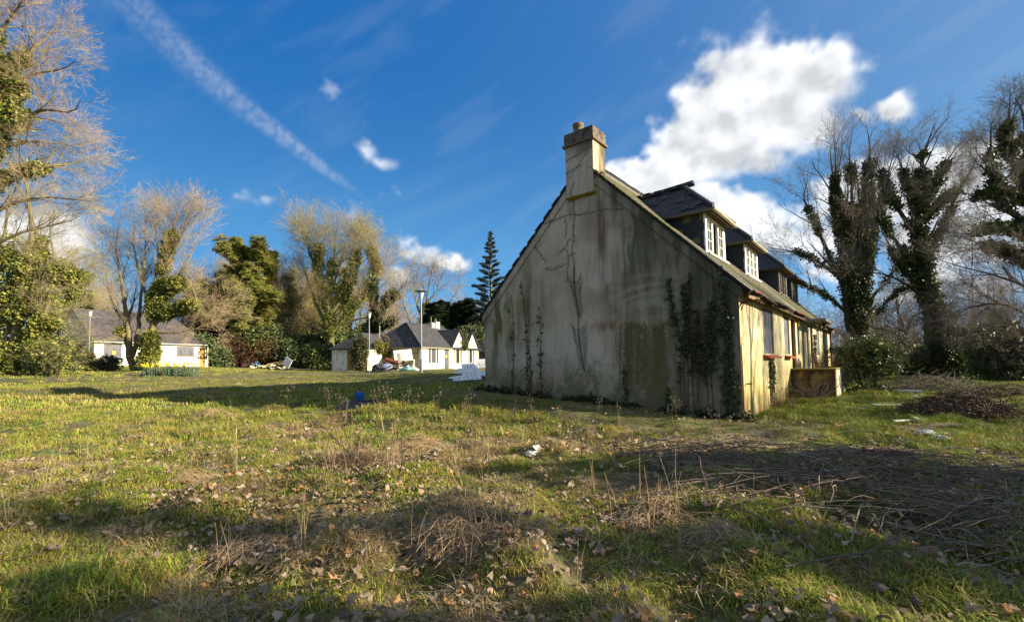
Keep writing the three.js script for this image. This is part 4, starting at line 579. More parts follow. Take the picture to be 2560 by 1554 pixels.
// ---------------------------------------------------------------- trees on the left and behind
const LT = { bark: B.olive, bark2: B.oliveTwig, twig: B.redTwig, max: 2, kids: 3, ratio: 0.6, ang: 0.7, len: 2.4, lift: 0.25, up: 0.04, spray: 0.9, sp: 2, tones: IVYSUN };
drawnTree('beech_tree', 'huge bare tree leaning in from the left edge, sunlit branches with ivy', 'tree', null, 17, 201, [
  { p: [[-190, 960], [-180, 760], [-150, 540], [-120, 320], [-100, 80]], r: [.5, .2], ivy: [.1, 1, .4, 90], kids: 4, from: .3 },
  { p: [[-150, 560], [-60, 470], [30, 420], [110, 400], [170, 395, .5]], r: [.16, .03], ivy: [.1, .75, .22, 70], len: 1.5, kids: 12, lift: .12 },
  { p: [[-140, 470], [-40, 350], [40, 290], [100, 265], [160, 270, -.6]], r: [.16, .03], ivy: [.1, .6, .3, 120], len: 1.4, kids: 10 },
  { p: [[-130, 380], [-30, 230], [30, 160], [75, 120], [110, 90, .4]], r: [.16, .03], ivy: [.2, .75, .3, 120], len: 1.4, kids: 10 },
  { p: [[-110, 240], [-40, 120], [10, 60], [40, 20, -.4]], r: [.14, .03], ivy: [.2, .8, .28, 90], len: 1.3, kids: 9 },
  { p: [[-150, 600], [-60, 540], [30, 490], [100, 475], [180, 480, -.5]], r: [.11, .02], len: 1.4, kids: 10, lift: .1 },
  { p: [[-140, 440], [-30, 330], [40, 220], [70, 180], [130, 170, 0]], r: [.12, .03], ivy: [.2, .6, .28, 100], len: 1.3, kids: 9 },
  { p: [[-150, 640], [-40, 600], [50, 560], [130, 540, .3]], r: [.09, .02], len: 1.3, kids: 9 },
  { p: [[-150, 520], [-50, 400], [20, 350], [90, 340], [180, 350, 1]], r: [.11, .02], ivy: [.2, .5, .25, 90], len: 1.3, kids: 9, lift: .1 },
], { ...LT, len: 1.15, spray: 0.6, up: 0.06 });
drawnTree('ivy_clad_tree', 'bushy ivy-smothered tree at the left edge with thin upright stems', 'tree', null, 25, 202, [
  { p: [[28, 905], [36, 800], [60, 690], [75, 600], [70, 500], [60, 400]], r: [.26, .05], ivy: [.02, .55, 1.0, 210], len: 1.6, kids: 10 },
  { p: [[80, 905], [90, 830], [110, 740], [130, 650], [120, 560, .5]], r: [.16, .04], ivy: [.02, .8, .8, 160], len: 1.6, root: 1 },
  { p: [[10, 900], [-10, 780], [-5, 660], [10, 560], [20, 470, -.5]], r: [.18, .04], ivy: [.02, .7, .9, 160], len: 1.5, root: 1 },
  { p: [[60, 760], [110, 690], [160, 660], [185, 665, .4]], r: [.08, .02], ivy: [0, 1, .45, 130], len: 1.3 },
  { p: [[45, 820], [100, 790], [150, 780], [200, 800, -.5]], r: [.06, .02], ivy: [0, .6, .4, 130], len: 1.2, kids: 5, lift: 0 },
  { p: [[50, 690], [80, 620], [95, 575, .4]], r: [.08, .02], ivy: [0, 1, .5, 150], len: 1.3 },
  { p: [[50, 850], [110, 840], [160, 830, -.6]], r: [.05, .02], ivy: [0, .4, .3, 60], len: 1.2, kids: 5, lift: -.1 },
], { ...LT, tt: TW.moss, bark2: B.mossTwig, twig: B.mossTwig, len: 1.5, spray: 0.75 });
drawnTree('multi_stemmed_tree', 'bare round-crowned tree with reddish twigs and ivy trunk before the left bungalow', 'tree', null, 32, 203, [
  { p: [[322, 900], [311, 850], [308, 800], [300, 740], [288, 660], [278, 590, .4]], r: [.26, .05], from: .4, kids: 10 },
  { p: [[350, 895], [358, 840], [366, 790], [372, 720], [392, 650], [408, 580], [414, 560, -.3]], r: [.34, .05], ivy: [.06, .97, .34, 230], from: .4, root: 1, kids: 9 },
  { p: [[316, 860], [330, 800], [334, 740], [345, 660], [350, 580, 0]], r: [.18, .04] }, { p: [[366, 770], [352, 720], [335, 660], [318, 580, 1]], r: [.14, .04] }, { p: [[372, 740], [400, 700], [440, 650], [470, 590, .6]], r: [.14, .03] }, { p: [[370, 780], [410, 750], [455, 735], [490, 740, -.8]], r: [.12, .03], ivy: [.05, .8, .6, 300], len: 2 },
  { p: [[360, 800], [420, 800], [470, 790], [520, 770, .8]], r: [.09, .02], lift: 0, len: 1.9 }, { p: [[308, 800], [280, 750], [262, 700], [250, 640, -.6]], r: [.1, .03] }, { p: [[368, 700], [380, 620], [372, 550, .8]], r: [.12, .03] }, { p: [[395, 640], [425, 590], [445, 550, 0]], r: [.1, .03] },
  { p: [[312, 850], [296, 800], [308, 765, 1]], r: [.14, .04], ivy: [.45, 1, .75, 420], len: 1, kids: 3 }, { p: [[372, 730], [400, 690], [430, 680, -.4]], r: [.08, .03], ivy: [0, 1, .7, 330], len: 1.4, kids: 5 },
], { ...LT, len: 2.6, spray: 1.0, lift: .4, ang: .6 });
drawnTree('mossy_tree', 'broad round bare tree, moss-green limbs with ivy, behind the low wing', 'tree', null, 60, 204, [
  { p: [[806, 880], [798, 830], [792, 780], [790, 720], [796, 650], [806, 600]], r: [.62, .1], from: .2, kids: 12, ivy: [.3, .9, .5, 40] },
  { p: [[790, 790], [765, 740], [745, 690], [730, 640, 1]], r: [.3, .06] }, { p: [[792, 770], [770, 700], [765, 630], [768, 590, -1]], r: [.3, .06], ivy: [.4, 1, .8, 60] }, { p: [[796, 760], [830, 700], [850, 640], [858, 600, 1]], r: [.3, .06], ivy: [.3, 1, .9, 70] }, { p: [[798, 800], [840, 750], [880, 700], [905, 650, -1]], r: [.3, .06], ivy: [.3, .9, .9, 60] },
  { p: [[790, 720], [815, 640], [830, 590, 2]], r: [.24, .05] }, { p: [[794, 820], [760, 790], [725, 770], [705, 740, 1.5]], r: [.2, .05] }, { p: [[798, 790], [850, 770], [890, 760], [915, 730, 2]], r: [.2, .05] }, { p: [[790, 700], [748, 620], [738, 590, -2]], r: [.2, .05] }, { p: [[905, 660], [900, 620], [890, 590, 0]], r: [.16, .05], ivy: [0, .9, .9, 110] },
], { ...LT, bark: B.moss, bark2: B.mossTwig, twig: B.mossTwig, tt: TW.moss, len: 4.4, limbKids: 9, kids: 4, spray: 1.5, lift: .35, tones: IVYSUN, leafSize: 1.8 });
drawnTree('ivy_clad_tree', 'leaning dark ivy-hung tree between the mossy tree and the bungalow roof', 'tree', null, 56, 205, [
  { p: [[872, 880], [884, 800], [905, 760], [930, 725], [948, 708]], r: [.3, .1], ivy: [.2, 1, .75, 150], from: .4 }, { p: [[890, 790], [900, 740], [898, 690], [915, 650, 1]], r: [.2, .06], ivy: [.2, .8, .5, 60] }, { p: [[884, 810], [915, 790], [945, 770, -1]], r: [.14, .05], ivy: [.3, 1, .5, 60] },
], { ...LT, bark: B.olive, twig: B.brownTwig, bark2: B.brownTwig, len: 2.6, spray: 1.3, lift: .2, leafSize: 1.6, tones: [[.05, .075, .018], [.07, .09, .02]] });
drawnTree('bare_tree', 'pale leafless tree between the two lamp posts behind the bungalow ridge', 'tree', null, 74, 206, [
  { p: [[1006, 900], [1008, 830], [1012, 770], [1026, 720], [1034, 680]], r: [.4, .08], ivy: [.2, .8, .6, 30] }, { p: [[1008, 820], [985, 770], [970, 720], [965, 680, 1]], r: [.22, .05] }, { p: [[1014, 770], [1000, 720], [995, 670, -1]], r: [.2, .05] }, { p: [[1024, 730], [1050, 700], [1062, 670, 1]], r: [.18, .05] }, { p: [[1010, 800], [1040, 770], [1075, 740], [1095, 710, 1]], r: [.16, .05] },
], { ...LT, bark: B.olive, bark2: B.grey, twig: B.grey, len: 3.6, spray: 1.6, lift: .3, leafSize: 1.8, tones: IVYSUN });
// tall thin stems with ivy between the pine and the mossy tree
[[676, 62, 12.5, 'tall thin ivy-ringed tree nearest the dark pine', .03], [700, 64, 15, 'tall thin bare-stemmed tree second from the dark pine', 0], [716, 66, 14, 'tall thin ivy-ringed tree third from the dark pine', -.02], [738, 68, 13, 'slim mossy tree close left of the broad mossy tree', .02]].forEach(([px, d, h, lab, lx], i) => freeTree('slim_tree', lab, 'tree', null, gat(px, d), 220 + i, h, { bark: B.olive, bark2: B.mossTwig, twig: B.brownTwig, limbs: 12, t0: .35, limbKids: 4, spread: .16, max: 1, kids: 4, trunkH: .92, r: .2, ivy: i === 1 ? [.6, .95, .6, 70] : [.1, .8, .6, 70], ivyL: [.4, .8, .5, 50], leafSize: 1.8, tones: IVYSUN, spray: 1.4, leanX: lx, el0: .1, el1: .9 }));
// bare tops behind
[[545, 78, 17, 'bare purple-twigged tree behind the pine, left of its top'], [640, 80, 19, 'bare purple-twigged tree rising behind the right of the pine'], [600, 84, 18, 'bare purple-twigged tree directly behind the pine top'], [500, 76, 14, 'bare tree behind the right end of the left bungalow'], [430, 72, 13, 'bare tree behind the left bungalow roof ridge'], [205, 70, 14, 'bare brownish tree behind the left bungalow gable'], [250, 78, 15, 'bare tree far behind the left bungalow, left of the round tree'], [700, 86, 17, 'bare tree far behind the tall thin stems'], [860, 84, 18, 'bare tree far behind the broad mossy tree'], [940, 88, 13, 'low bare tree far behind the leaning ivy tree'], [1065, 86, 11, 'bare tree behind the dark evergreens, left'], [1100, 90, 11, 'bare tree behind the dark evergreens, right'], [1160, 86, 10, 'bare tree behind the spruce']].forEach(([px, d, h, lab], i) => freeTree('bare_tree', lab, 'tree', null, gat(px, d), 240 + i, h, { tt: [TW.warm, TW.purple, TW.moss][i % 3], bark: B.olive, bark2: B.oliveTwig, twig: [B.purple, B.redTwig, B.brownTwig][i % 3], limbs: 9, limbKids: 5, spread: .34, max: 1, kids: 4, ang: .7, trunkH: .6, spray: 2.0, t0: .4, el0: .4, el1: 1.2, up0: .1, tones: IVYSUN, ivyL: i % 3 ? null : [.4, .7, .6, 30], leafSize: 1.8 }));
// conifers
function pine(name, label, pos, H, W, seed, o = {}) {
  const T = newTree(seed), t = thing(name, label, 'tree', pos), q = T.q, pts = []; for (let k = 0; k <= 8; k++) pts.push(V3(pos.x + Math.sin(k * .7) * .15, pos.y - .2 + H * .95 * k / 8, pos.z + Math.cos(k) * .12)); const rs = pts.map((_, k) => .34 * (1 - .8 * k / 8)); T.trunk.tube(pts, rs, 8);
  const N = o.n ?? 34; for (let k = 0; k < N; k++) { const tt = lerp(o.t0 ?? .2, 1, k / N), y = H * .95 * tt, az = k * 2.4 + q(), prof = (o.prof ?? ((s) => Math.sqrt(Math.sin(Math.PI * clamp(s * .8 + .16)))))(tt), len = W * prof * (.6 + .6 * q()), p = V3(pos.x, pos.y + y, pos.z), d = V3(Math.cos(az), (o.rise ?? .12) + .4 * tt, Math.sin(az)).normalize(), lp = [p]; for (let s = 1; s <= 4; s++) { d.y += o.curl ?? .05; d.normalize(); lp.push(lp[s - 1].clone().addScaledVector(d, len / 4)); } T.br.tube(lp, [.09, .07, .05, .03, .02], 4);
    const m = Math.round(len * (o.per ?? 26)); for (let s = 0; s < m; s++) { const u = .25 + .75 * Math.sqrt(q()), i = Math.min(3, Math.floor(u * 4)), c = lp[i].clone().lerp(lp[i + 1], u * 4 - i), f = len * .42 * u; c.x += (q() - .5) * f; c.z += (q() - .5) * f; c.y += (q() - .3) * f * (o.flat ?? .55); if (o.gap && fbm(c.x * .9, c.y * .9, c.z * .9 + .3, 2) < .4) continue; T.leaves.push({ m: pose(c, V3((q() - .5) * .8, .9, (q() - .5) * .8).normalize(), (o.size ?? 1.5) * (.7 + .6 * q()), q), c: tint(q, o.tones) }); } }
  return finish(T, t, { bark: B.olive, bark2: B.brownTwig, leafName: 'needles', leafGeo: o.geo ?? G.pine, leafMat: LEAFDULL });
}
pine('pine_tree', 'broad dense olive-green pine in the wood left of centre', gat(600, 58), 15.2, 3.6, 401, { t0: .16, tones: [[.22, .225, .045], [.27, .26, .05], [.14, .155, .035], [.31, .28, .075]], n: 96, per: 64, size: 1.8, flat: .9, gap: 1, prof: (s) => (.84 + .16 * Math.sin(s * 15 + 1)) * (s > .93 ? .75 : .5 + .5 * sstep(0, .5, s)) });
pine('yew_tree', 'dark evergreen at the right end of the left bungalow', gat(505, 60), 10, 3.0, 402, { t0: .06, tones: [[.035, .05, .016], [.05, .065, .02]], n: 60, per: 42, size: 2.1, prof: (s) => Math.sin(Math.PI * clamp(s * .75 + .25)) });
pine('yew_tree', 'round dark evergreen behind the bungalow chimney', gat(1060, 68), 9.6, 3.4, 403, { t0: .12, tones: [[.025, .045, .014], [.035, .055, .016]], n: 64, per: 46, size: 2.1, prof: (s) => Math.sqrt(Math.sin(Math.PI * clamp(s * .8 + .18))) });
pine('yew_tree', 'dark pointed evergreen between the bungalow gables and the spruce', gat(1118, 70), 10.4, 2.6, 404, { t0: .1, tones: [[.02, .036, .013], [.03, .046, .015]], n: 64, per: 46, size: 2.0 });
pine('spruce_tree', 'tall blue-green spruce beside the left edge of the house', gat(1184, 66), 21, 4.4, 405, { t0: .1, tones: [[.05, .075, .06], [.065, .085, .055], [.04, .06, .05]], geo: G.spruce, n: 110, per: 42, size: 1.8, flat: .12, rise: -.12, curl: .07, prof: (s) => 1.02 - s * .97 });
[[532, 64, 14.6, 'olive ivy-smothered tree left of the pine'], [566, 68, 16.5, 'ivy-smothered tree touching the left side of the pine'], [652, 66, 15.9, 'ivy-smothered tree touching the right side of the pine'], [752, 70, 15.2, 'ivy-smothered tree behind the left limbs of the mossy tree'], [836, 70, 16.5, 'ivy-smothered tree behind the right limbs of the mossy tree'], [480, 66, 13.3, 'ivy-smothered tree over the right end of the left bungalow'], [160, 60, 15.2, 'ivy-smothered tree behind the left bungalow gable']].forEach(([px, d, h, lab], i) => freeTree('ivy_clad_tree', lab, 'tree', null, gat(px, d), 280 + i, h, { tt: TW.moss, bark: B.moss, bark2: B.mossTwig, twig: B.mossTwig, limbs: 13, limbKids: 5, spread: .24, max: 1, kids: 4, trunkH: .85, r: .25, t0: .15, ivy: [.05, .95, 1.1, 170], ivyL: [.9, .9, .9, 120], leafSize: 2.0, tones: [[.18, .19, .04], [.24, .235, .05], [.12, .14, .03]], spray: 1.5, el0: .2, el1: 1.0 }));
// the wood beyond: one mass of bare trees
{
  const q = rngOf(901), T = newTree(902), proto = freeTree('x', null, null, null, V3(0, 0, 0), 903, 12, { bark: B.olive, twig: B.purple, limbs: 10, limbKids: 5, spread: .3, max: 1, kids: 3, trunkH: .65, spray: 1.8, t0: .3 });
  scene.remove(proto); used.delete('x'); const tr = mergeGeometries([proto.children[0].geometry, proto.children[1].geometry]), cr = []; const im = new THREE.Matrix4(); for (let k = 0; k < proto.children[2].count; k += 2) { proto.children[2].getMatrixAt(k, im); cr.push(im.clone()); }
  const A = [], Bl = []; for (let k = 0; k < 190; k++) { const a = -2.95 + 2.75 * q(), d = 92 + 60 * q(), x = Math.cos(a) * d, z = Math.sin(a) * d, s = 0.6 + 0.75 * q(), m = new THREE.Matrix4().makeRotationY(q() * 6.28).scale(V3(s, s, s)).setPosition(x, baseY(x, z), z); A.push({ m }); for (const c of cr) if (q() < .3) Bl.push({ m: m.clone().multiply(c).multiply(new THREE.Matrix4().makeScale(1.6, 1.6, 1.6)) }); }
  const w = thing('distant_wood', 'hazy bare wood closing the view behind everything', null); w.userData.kind = 'stuff'; copies('stems', tr, B.olive, A, w); copies('twigs', G.spray, B.purple, Bl, w);
}
// undergrowth of the left wood
[[500, 855, 55, 2.6, 2.8, 'dark evergreen shrub at the right end of the left bungalow', [[0.076, 0.104, 0.034], [0.104, 0.133, 0.038]]], [640, 820, 60, 4, 5.2, 'tall dark shrub mass under the pine, right side', [[0.095, 0.133, 0.038], [0.152, 0.171, 0.048]]], [560, 820, 62, 3.5, 5.5, 'tall dark shrub mass under the pine, left side', [[0.085, 0.114, 0.034], [0.133, 0.162, 0.048]]], [715, 850, 59, 3, 3, 'low dark laurel in front of the thin stems', [[0.057, 0.095, 0.028], [0.095, 0.133, 0.038]]], [745, 850, 62, 3.2, 3.4, 'dark shrub left of the mossy trunk', [[0.067, 0.104, 0.030], [0.114, 0.152, 0.042]]], [690, 800, 66, 3, 4.6, 'olive shrub behind the thin stems', [[0.114, 0.152, 0.042], [0.171, 0.190, 0.057]]], [770, 860, 58, 2, 2.2, 'tangled twiggy shrub between the mossy trunk and the low wing', [[0.114, 0.142, 0.038]]], [850, 800, 64, 4.5, 4, 'olive scrub behind the low wing roof', [[0.133, 0.171, 0.048], [0.095, 0.114, 0.038]]], [940, 800, 66, 4, 3, 'scrub showing over the bungalow roof valley', [[0.114, 0.133, 0.048]]], [455, 800, 64, 3.5, 4.5, 'dark shrub behind the left bungalow ridge', [[0.085, 0.114, 0.038]]], [1140, 840, 62, 3, 4.4, 'dark shrub behind the second bungalow gable', [[0.067, 0.095, 0.034], [0.114, 0.133, 0.048]]]].forEach(([px, , d, r, h, lab, tones], i) => bush('shrub', lab, 'shrub', null, gat(px, d), r, h, r * .8, Math.round(500 * r), { tones, size: 2.1, leafGeo: G.ivy2, stems: 18, sprays: 4, spray: 1.5, bark: B.brownTwig, stemR: .05, seed: 500 + i, nf: .7 }));
bush('beech_hedge', 'rusty brown leafy hedge right of the left bungalow', 'hedge', null, gat(560, 57), 5.4, 2.7, 1.6, 2600, { tones: [[.16, .07, .035], [.12, .055, .03], [.2, .10, .045]], size: 1.6, leafGeo: G.small, stems: 50, sprays: 5, spray: 1.2, bark: B.brownTwig, twig: B.brownTwig, lumps: 14, seed: 530, thr: .33 });
bush('bramble_mound', 'low dark bramble mound at the foot of the left bungalow gable', 'shrub', null, gat(232, 33), 2.0, 0.8, 1.0, 700, { tones: [[.05, .07, .02], [.08, .09, .03], [.12, .09, .05]], size: 1.2, stems: 20, spray: .6, bark: B.brownTwig, seed: 531 });
bush('laurel_bush', 'dark glossy bush below the left bungalow gable wall', 'shrub', null, gat(165, 33), 1.8, 2.2, 1.2, 600, { tones: [[.03, .055, .015], [.05, .08, .02]], size: 1.4, stems: 14, spray: .8, seed: 532 });
bush('thicket', 'bare arching thicket under the ivy-smothered left tree', 'shrub', null, gat(120, 24.5), 2.2, 1.6, 1.2, 260, { tones: IVYSUN, stems: 34, sprays: 3, spray: .8, bark: B.mossTwig, twig: B.mossTwig, stemR: .018, seed: 533 });
// right: overgrown hedge and bushes
[[2050, 23.5, 1.4, 1.9, 'leafy green bush in the right hedge nearest the house end', [[0.168, 0.203, 0.050], [0.225, 0.247, 0.068], [0.112, 0.158, 0.041]]], [2100, 24, 1.5, 2.0, 'bronze-green hedge bush below the many-stemmed tree', [[0.203, 0.192, 0.068], [0.158, 0.180, 0.057], [0.247, 0.168, 0.080]]], [2160, 24.5, 1.5, 1.9, 'hedge bush left of the leaning trunk', [[0.135, 0.180, 0.045], [0.192, 0.168, 0.068]]], [2215, 23, 1.3, 1.7, 'hedge bush just left of the leaning trunk base', [[0.112, 0.158, 0.041], [0.225, 0.180, 0.080]]], [2330, 23, 1.4, 1.7, 'brownish hedge bush right of the leaning trunk base', [[0.158, 0.147, 0.068], [0.112, 0.135, 0.045]]], [2400, 19, 1.5, 2.4, 'dark green laurel by the right edge of the picture', [[0.068, 0.135, 0.036], [0.102, 0.180, 0.045]]], [2470, 18, 1.6, 2.3, 'brown twiggy bush at the right edge of the picture', [[0.158, 0.135, 0.068], [0.112, 0.112, 0.057]]], [2370, 26, 1.8, 2.4, 'hedge bush behind the dark laurel', [[0.135, 0.147, 0.063], [0.102, 0.135, 0.045]]], [2280, 27, 2, 1.8, 'hedge bush behind the leaning trunk', [[0.135, 0.147, 0.063]]]].forEach(([px, d, r, h, lab, tones], i) => bush('hedge_bush', lab, 'bush', null, gat(px, d), r, h * .72, .8, 520, { tones, size: 1.0, leafGeo: i % 2 ? G.ivy2 : G.laurel, stems: 44, sprays: 6, spray: .8, bark: B.brownTwig, twig: B.brownTwig, seed: 560 + i, lumps: 8, thr: .36 }));
{
  const q = rngOf(77), L = []; for (let k = 0; k < 1300; k++) { const px = 2010 + 520 * q(), d = 34 + 14 * q(), p = gat(px, d); L.push({ m: pose(p.add(V3(0, q() * (1.6 + 1.7 * noise(px / 40, 2)), 0)), rotDir(Yup, .7, q), 1.3 + .8 * q(), q), c: tint(q, [[1, 1, 1], [.7, .8, .6], [1.1, .8, .7]]) }); }
  const m = copies('brushwood', G.spraySmall, B.brownTwig, L, scene); tag(m, 'hazy brown brushwood beyond the right hedge');
}

// ---------------------------------------------------------------- the two bungalows
function localFrame(px, py, d, nx, nz) { const l = Math.hypot(nx, nz), p = at(px, py, d); return { p, rot: Math.atan2(-nz / l, nx / l) }; }
const dirtyWhite = tex(256, 256, (u, v) => { const n = fbm(u * 6, v * 6, 0, 4), st = fbm(u * 22, v * 2.5, 0, 3); let c = mix3([0.93, 0.90, 0.82], [0.82, 0.78, 0.68], sstep(0.45, 0.7, n)); c = mix3(c, [0.62, 0.58, 0.45], sstep(0.6, 0.75, st) * 0.45); return c; }, [0.25, 0.25]);
const MB = { wall: mat(0xfdfaf2, 0.9, { map: dirtyWhite }), cream: mat(0xe2d6b4, 0.9, { map: dirtyWhite }), greyWall: mat(0xb9bcc0, 0.9, { map: dirtyWhite }), roof: mat(C(.075, .07, .072), 0.9, { map: tex(256, 256, (u, v) => { const row = Math.floor(v * 16), a = 0.62 + 0.3 * hash(Math.floor(u * 14 + (row % 2) * .5), row, 3) + 0.25 * (fbm(u * 8, v * 8, 0, 3) - .5); return [a, a, a]; }, [0.4, 0.4]), bumpMap: bumpTex, bumpScale: 0.02 }), roofBrown: mat(C(.105, .09, .088), 0.9, { map: tex(256, 256, (u, v) => { const row = Math.floor(v * 16), a = 0.65 + 0.28 * hash(Math.floor(u * 14 + (row % 2) * .5), row, 3); return [a, a * .98, a * .97]; }, [0.4, 0.4]) }), yellow: mat(0xf0c414, 0.6), notice: mat(0xffffff, 0.6, { map: tex(64, 96, (u, v) => { const tri = v > 0.5 && Math.abs(u - 0.5) < 0.36 * (0.93 - v) / 0.43 && v < 0.93, inn = v > 0.56 && Math.abs(u - .5) < 0.22 * (0.84 - v) / 0.28 && v < 0.84; return tri && !inn ? [0.06, 0.06, 0.05] : (v < 0.42 && Math.abs((v * 9) % 1 - 0.5) < 0.18 && u > 0.15 && u < 0.85 ? [0.12, 0.1, 0.05] : [0.94, 0.76, 0.08]); }) }) };
MB.notice.map.wrapS = MB.notice.map.wrapT = THREE.ClampToEdgeWrapping;
function wallX(s0, s1, y0, y1, holes, th = 0.25, apex) {                 // wall in the plane x = 0, running along -z, optional gable top
  const s = new THREE.Shape(); s.moveTo(s0, y0); s.lineTo(s1, y0); s.lineTo(s1, y1); if (apex) s.lineTo((s0 + s1) / 2, apex); s.lineTo(s0, y1);
  for (const [a, b, c, d] of holes) { const h = new THREE.Path(); h.moveTo(a, c); h.lineTo(a, d); h.lineTo(b, d); h.lineTo(b, c); h.closePath(); s.holes.push(h); }
  return worldUV(new THREE.ExtrudeGeometry(s, { depth: th, bevelEnabled: false }).rotateY(Math.PI / 2).translate(-th, 0, 0));
}
const V = (a) => V3(...a), nrm = (a, b, c) => { const n = V3().subVectors(V(b), V(a)).cross(V3().subVectors(V(c), V(a))).normalize(); return n.y < 0 ? n.negate() : n; };
const roofPoly = (...p) => slab(p.map(V), nrm(p[0], p[1], p[2]), 0.07);
function triple(t, s0, s1, y0, y1, side, mid, glassy) {                  // three-light window: side panels, white posts, centre light
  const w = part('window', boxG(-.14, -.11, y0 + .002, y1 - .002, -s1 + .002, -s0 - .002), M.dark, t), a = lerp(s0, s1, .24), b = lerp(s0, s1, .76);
  part('frame', joined([boxG(-.1, .02, y0, y1, -a - .06, -a + .06), boxG(-.1, .02, y0, y1, -b - .06, -b + .06), boxG(-.1, .015, y0 + .003, y0 + .07, -s1 + .003, -s0 - .003)]), M.white, w);
  part('side_panel', boxG(-.1, -.06, y0 + .075, y1 - .005, -a + .065, -s0 - .005), side, w); part('side_panel', boxG(-.1, -.06, y0 + .075, y1 - .005, -s1 + .005, -b - .065), side, w);
  part(glassy ? 'pane' : 'board', boxG(-.1, -.07, y0 + .075, y1 - .005, -b + .065, -a - .065), mid, w); part('sill', boxG(-.05, .1, y0 - .08, y0 - .003, -s1 - .06, -s0 + .06, .01), M.offwhite, w);
}
{
  const f = localFrame(1051.5 / K, (560 + 1297 / 3.5615) / K, 47, .9, .436), t = thing('bungalow', 'white bungalow with dark hipped roof, two gables and a low wing', 'bungalow', f.p); t.rotation.y = f.rot;
  part('front_wall', wallX(0.003, 5.63, -0.8, 2.42, [[1.4, 3.13, .6, 2.33], [4.3, 5.2, -.02, 2.2]]), MB.wall, t);
  triple(t, 1.4, 3.13, .6, 2.33, M.redbrown, M.boardFar);
  const d = part('door', boxG(-.1, -.05, 0, 2.198, -5.198, -4.302), M.board, t); part('notice', boxG(-.049, -.04, 1.25, 1.62, -4.85, -4.6).clone(), MB.notice, d).geometry.setAttribute('uv', noticeUV(boxG(-.049, -.04, 1.25, 1.62, -4.85, -4.6), -4.85, -4.6, 1.25, 1.62));
  for (const [a, b, ap, w0, w1] of [[5.634, 8.68, 4.5, 6.2, 7.85], [8.75, 11.55, 4.45, 9.15, 10.7]]) {
    const g = part('gable_wall', wallX(a, b, -0.8, 2.55, [[w0, w1, .56, 2.25]], .25, ap).translate(.06, 0, 0), MB.wall, t); triple(t, w0, w1, .56, 2.25, M.timber, M.dark);
    const zc = -(a + b) / 2, dx = -3.75 * (ap - 2.35) / 2.8; part('gable_roof', joined([roofPoly([.3, ap + .14, zc], [dx, ap + .14, zc], [-.1, 2.42, -a + .22], [.3, 2.42, -a + .22]), roofPoly([dx, ap + .14, zc], [.3, ap + .14, zc], [.3, 2.42, -b - .22], [-.1, 2.42, -b - .22])]), MB.roof, t);
  }
  part('side_wall', boxG(-7.5, -0.253, -0.8, 2.42, -0.25, -.003), MB.cream, t);
  for (let k = 0; k < 4; k++) part('hoarding_panel', boxG(-.3 - k - .98, -.3 - k, .08, 1.66 - .02 * (k % 2), .002, .03, .004), MB.cream, t);
  const lip = part('hoarding_rail', boxG(-4.3, -.25, 1.69, 1.76, .002, .05, .006), M.concrete, t); part('notice', boxG(-3.75, -3.45, 1.05, 1.38, .0305, .036), MB.yellow, t);
  part('back_wall', boxG(-7.5, -7.25, -0.8, 2.42, -12, -.255), MB.cream, t); part('end_wall', boxG(-7.245, -.05, -.8, 2.42, -12, -11.8), MB.cream, t);
  part('roof', joined([roofPoly([.32, 2.33, .32], [.32, 2.33, -12.2], [-3.75, 5.17, -9.6], [-3.75, 5.17, -2.4]), roofPoly([-7.82, 2.33, .32], [.32, 2.33, .32], [-3.75, 5.17, -2.4]), roofPoly([-7.82, 2.33, -12.2], [-7.82, 2.33, .32], [-3.75, 5.17, -2.4], [-3.75, 5.17, -9.6]), roofPoly([.32, 2.33, -12.2], [-7.82, 2.33, -12.2], [-3.75, 5.17, -9.6])]), MB.roof, t);
  part('hip_tiles', new Buf().tube([V3(.3, 2.42, .3), V3(-3.75, 5.24, -2.4)], [.1, .1], 6).tube([V3(-7.8, 2.42, .3), V3(-3.75, 5.24, -2.4)], [.1, .1], 6).tube([V3(-3.75, 5.23, -2.4), V3(-3.75, 5.23, -9.6)], [.1, .1], 6).geo, MB.roof, t);
  part('fascia', joined([boxG(.2, .3, 2.24, 2.36, -5.5, .28), boxG(-4.3, .19, 2.24, 2.36, .2, .3)]), M.cream, t);
  const ch = part('chimney', joined([boxG(-4.15, -3.35, 4.6, 5.75, -8.3, -7.5, .02), boxG(-4.1, -3.45, 4.6, 5.55, -7.49, -6.75, .02)]), MB.greyWall, t); part('chimney_pot', new Buf().tube([V3(-3.75, 5.7, -7.9), V3(-3.75, 6.15, -7.9)], [.15, .13], 10).geo, M.pot, ch); part('chimney_pot', new Buf().tube([V3(-3.8, 5.5, -7.1), V3(-3.8, 6.3, -7.1)], [.06, .05], 8).geo, M.concrete, ch);
  // low wing
  const wf = new THREE.Shape(); wf.moveTo(-9.4, -.8); wf.lineTo(-4.4, -.8); wf.lineTo(-4.4, 2.42); wf.lineTo(-9.4, 2.42); const wh = new THREE.Path(); wh.moveTo(-7.25, -.02); wh.lineTo(-7.25, 2.2); wh.lineTo(-6.3, 2.2); wh.lineTo(-6.3, -.02); wh.closePath(); wf.holes.push(wh);
  part('wing_wall', worldUV(new THREE.ExtrudeGeometry(wf, { depth: .25, bevelEnabled: false }).translate(0, 0, 2.65)), MB.wall, t); part('wing_wall', boxG(-4.65, -4.403, -.8, 2.42, .004, 2.646), MB.wall, t); part('wing_wall', boxG(-9.397, -9.15, -.8, 2.42, -2, 2.646), MB.wall, t);
  part('plywood_door', boxG(-7.248, -6.302, 0, 2.198, 2.72, 2.78), M.ply, t);
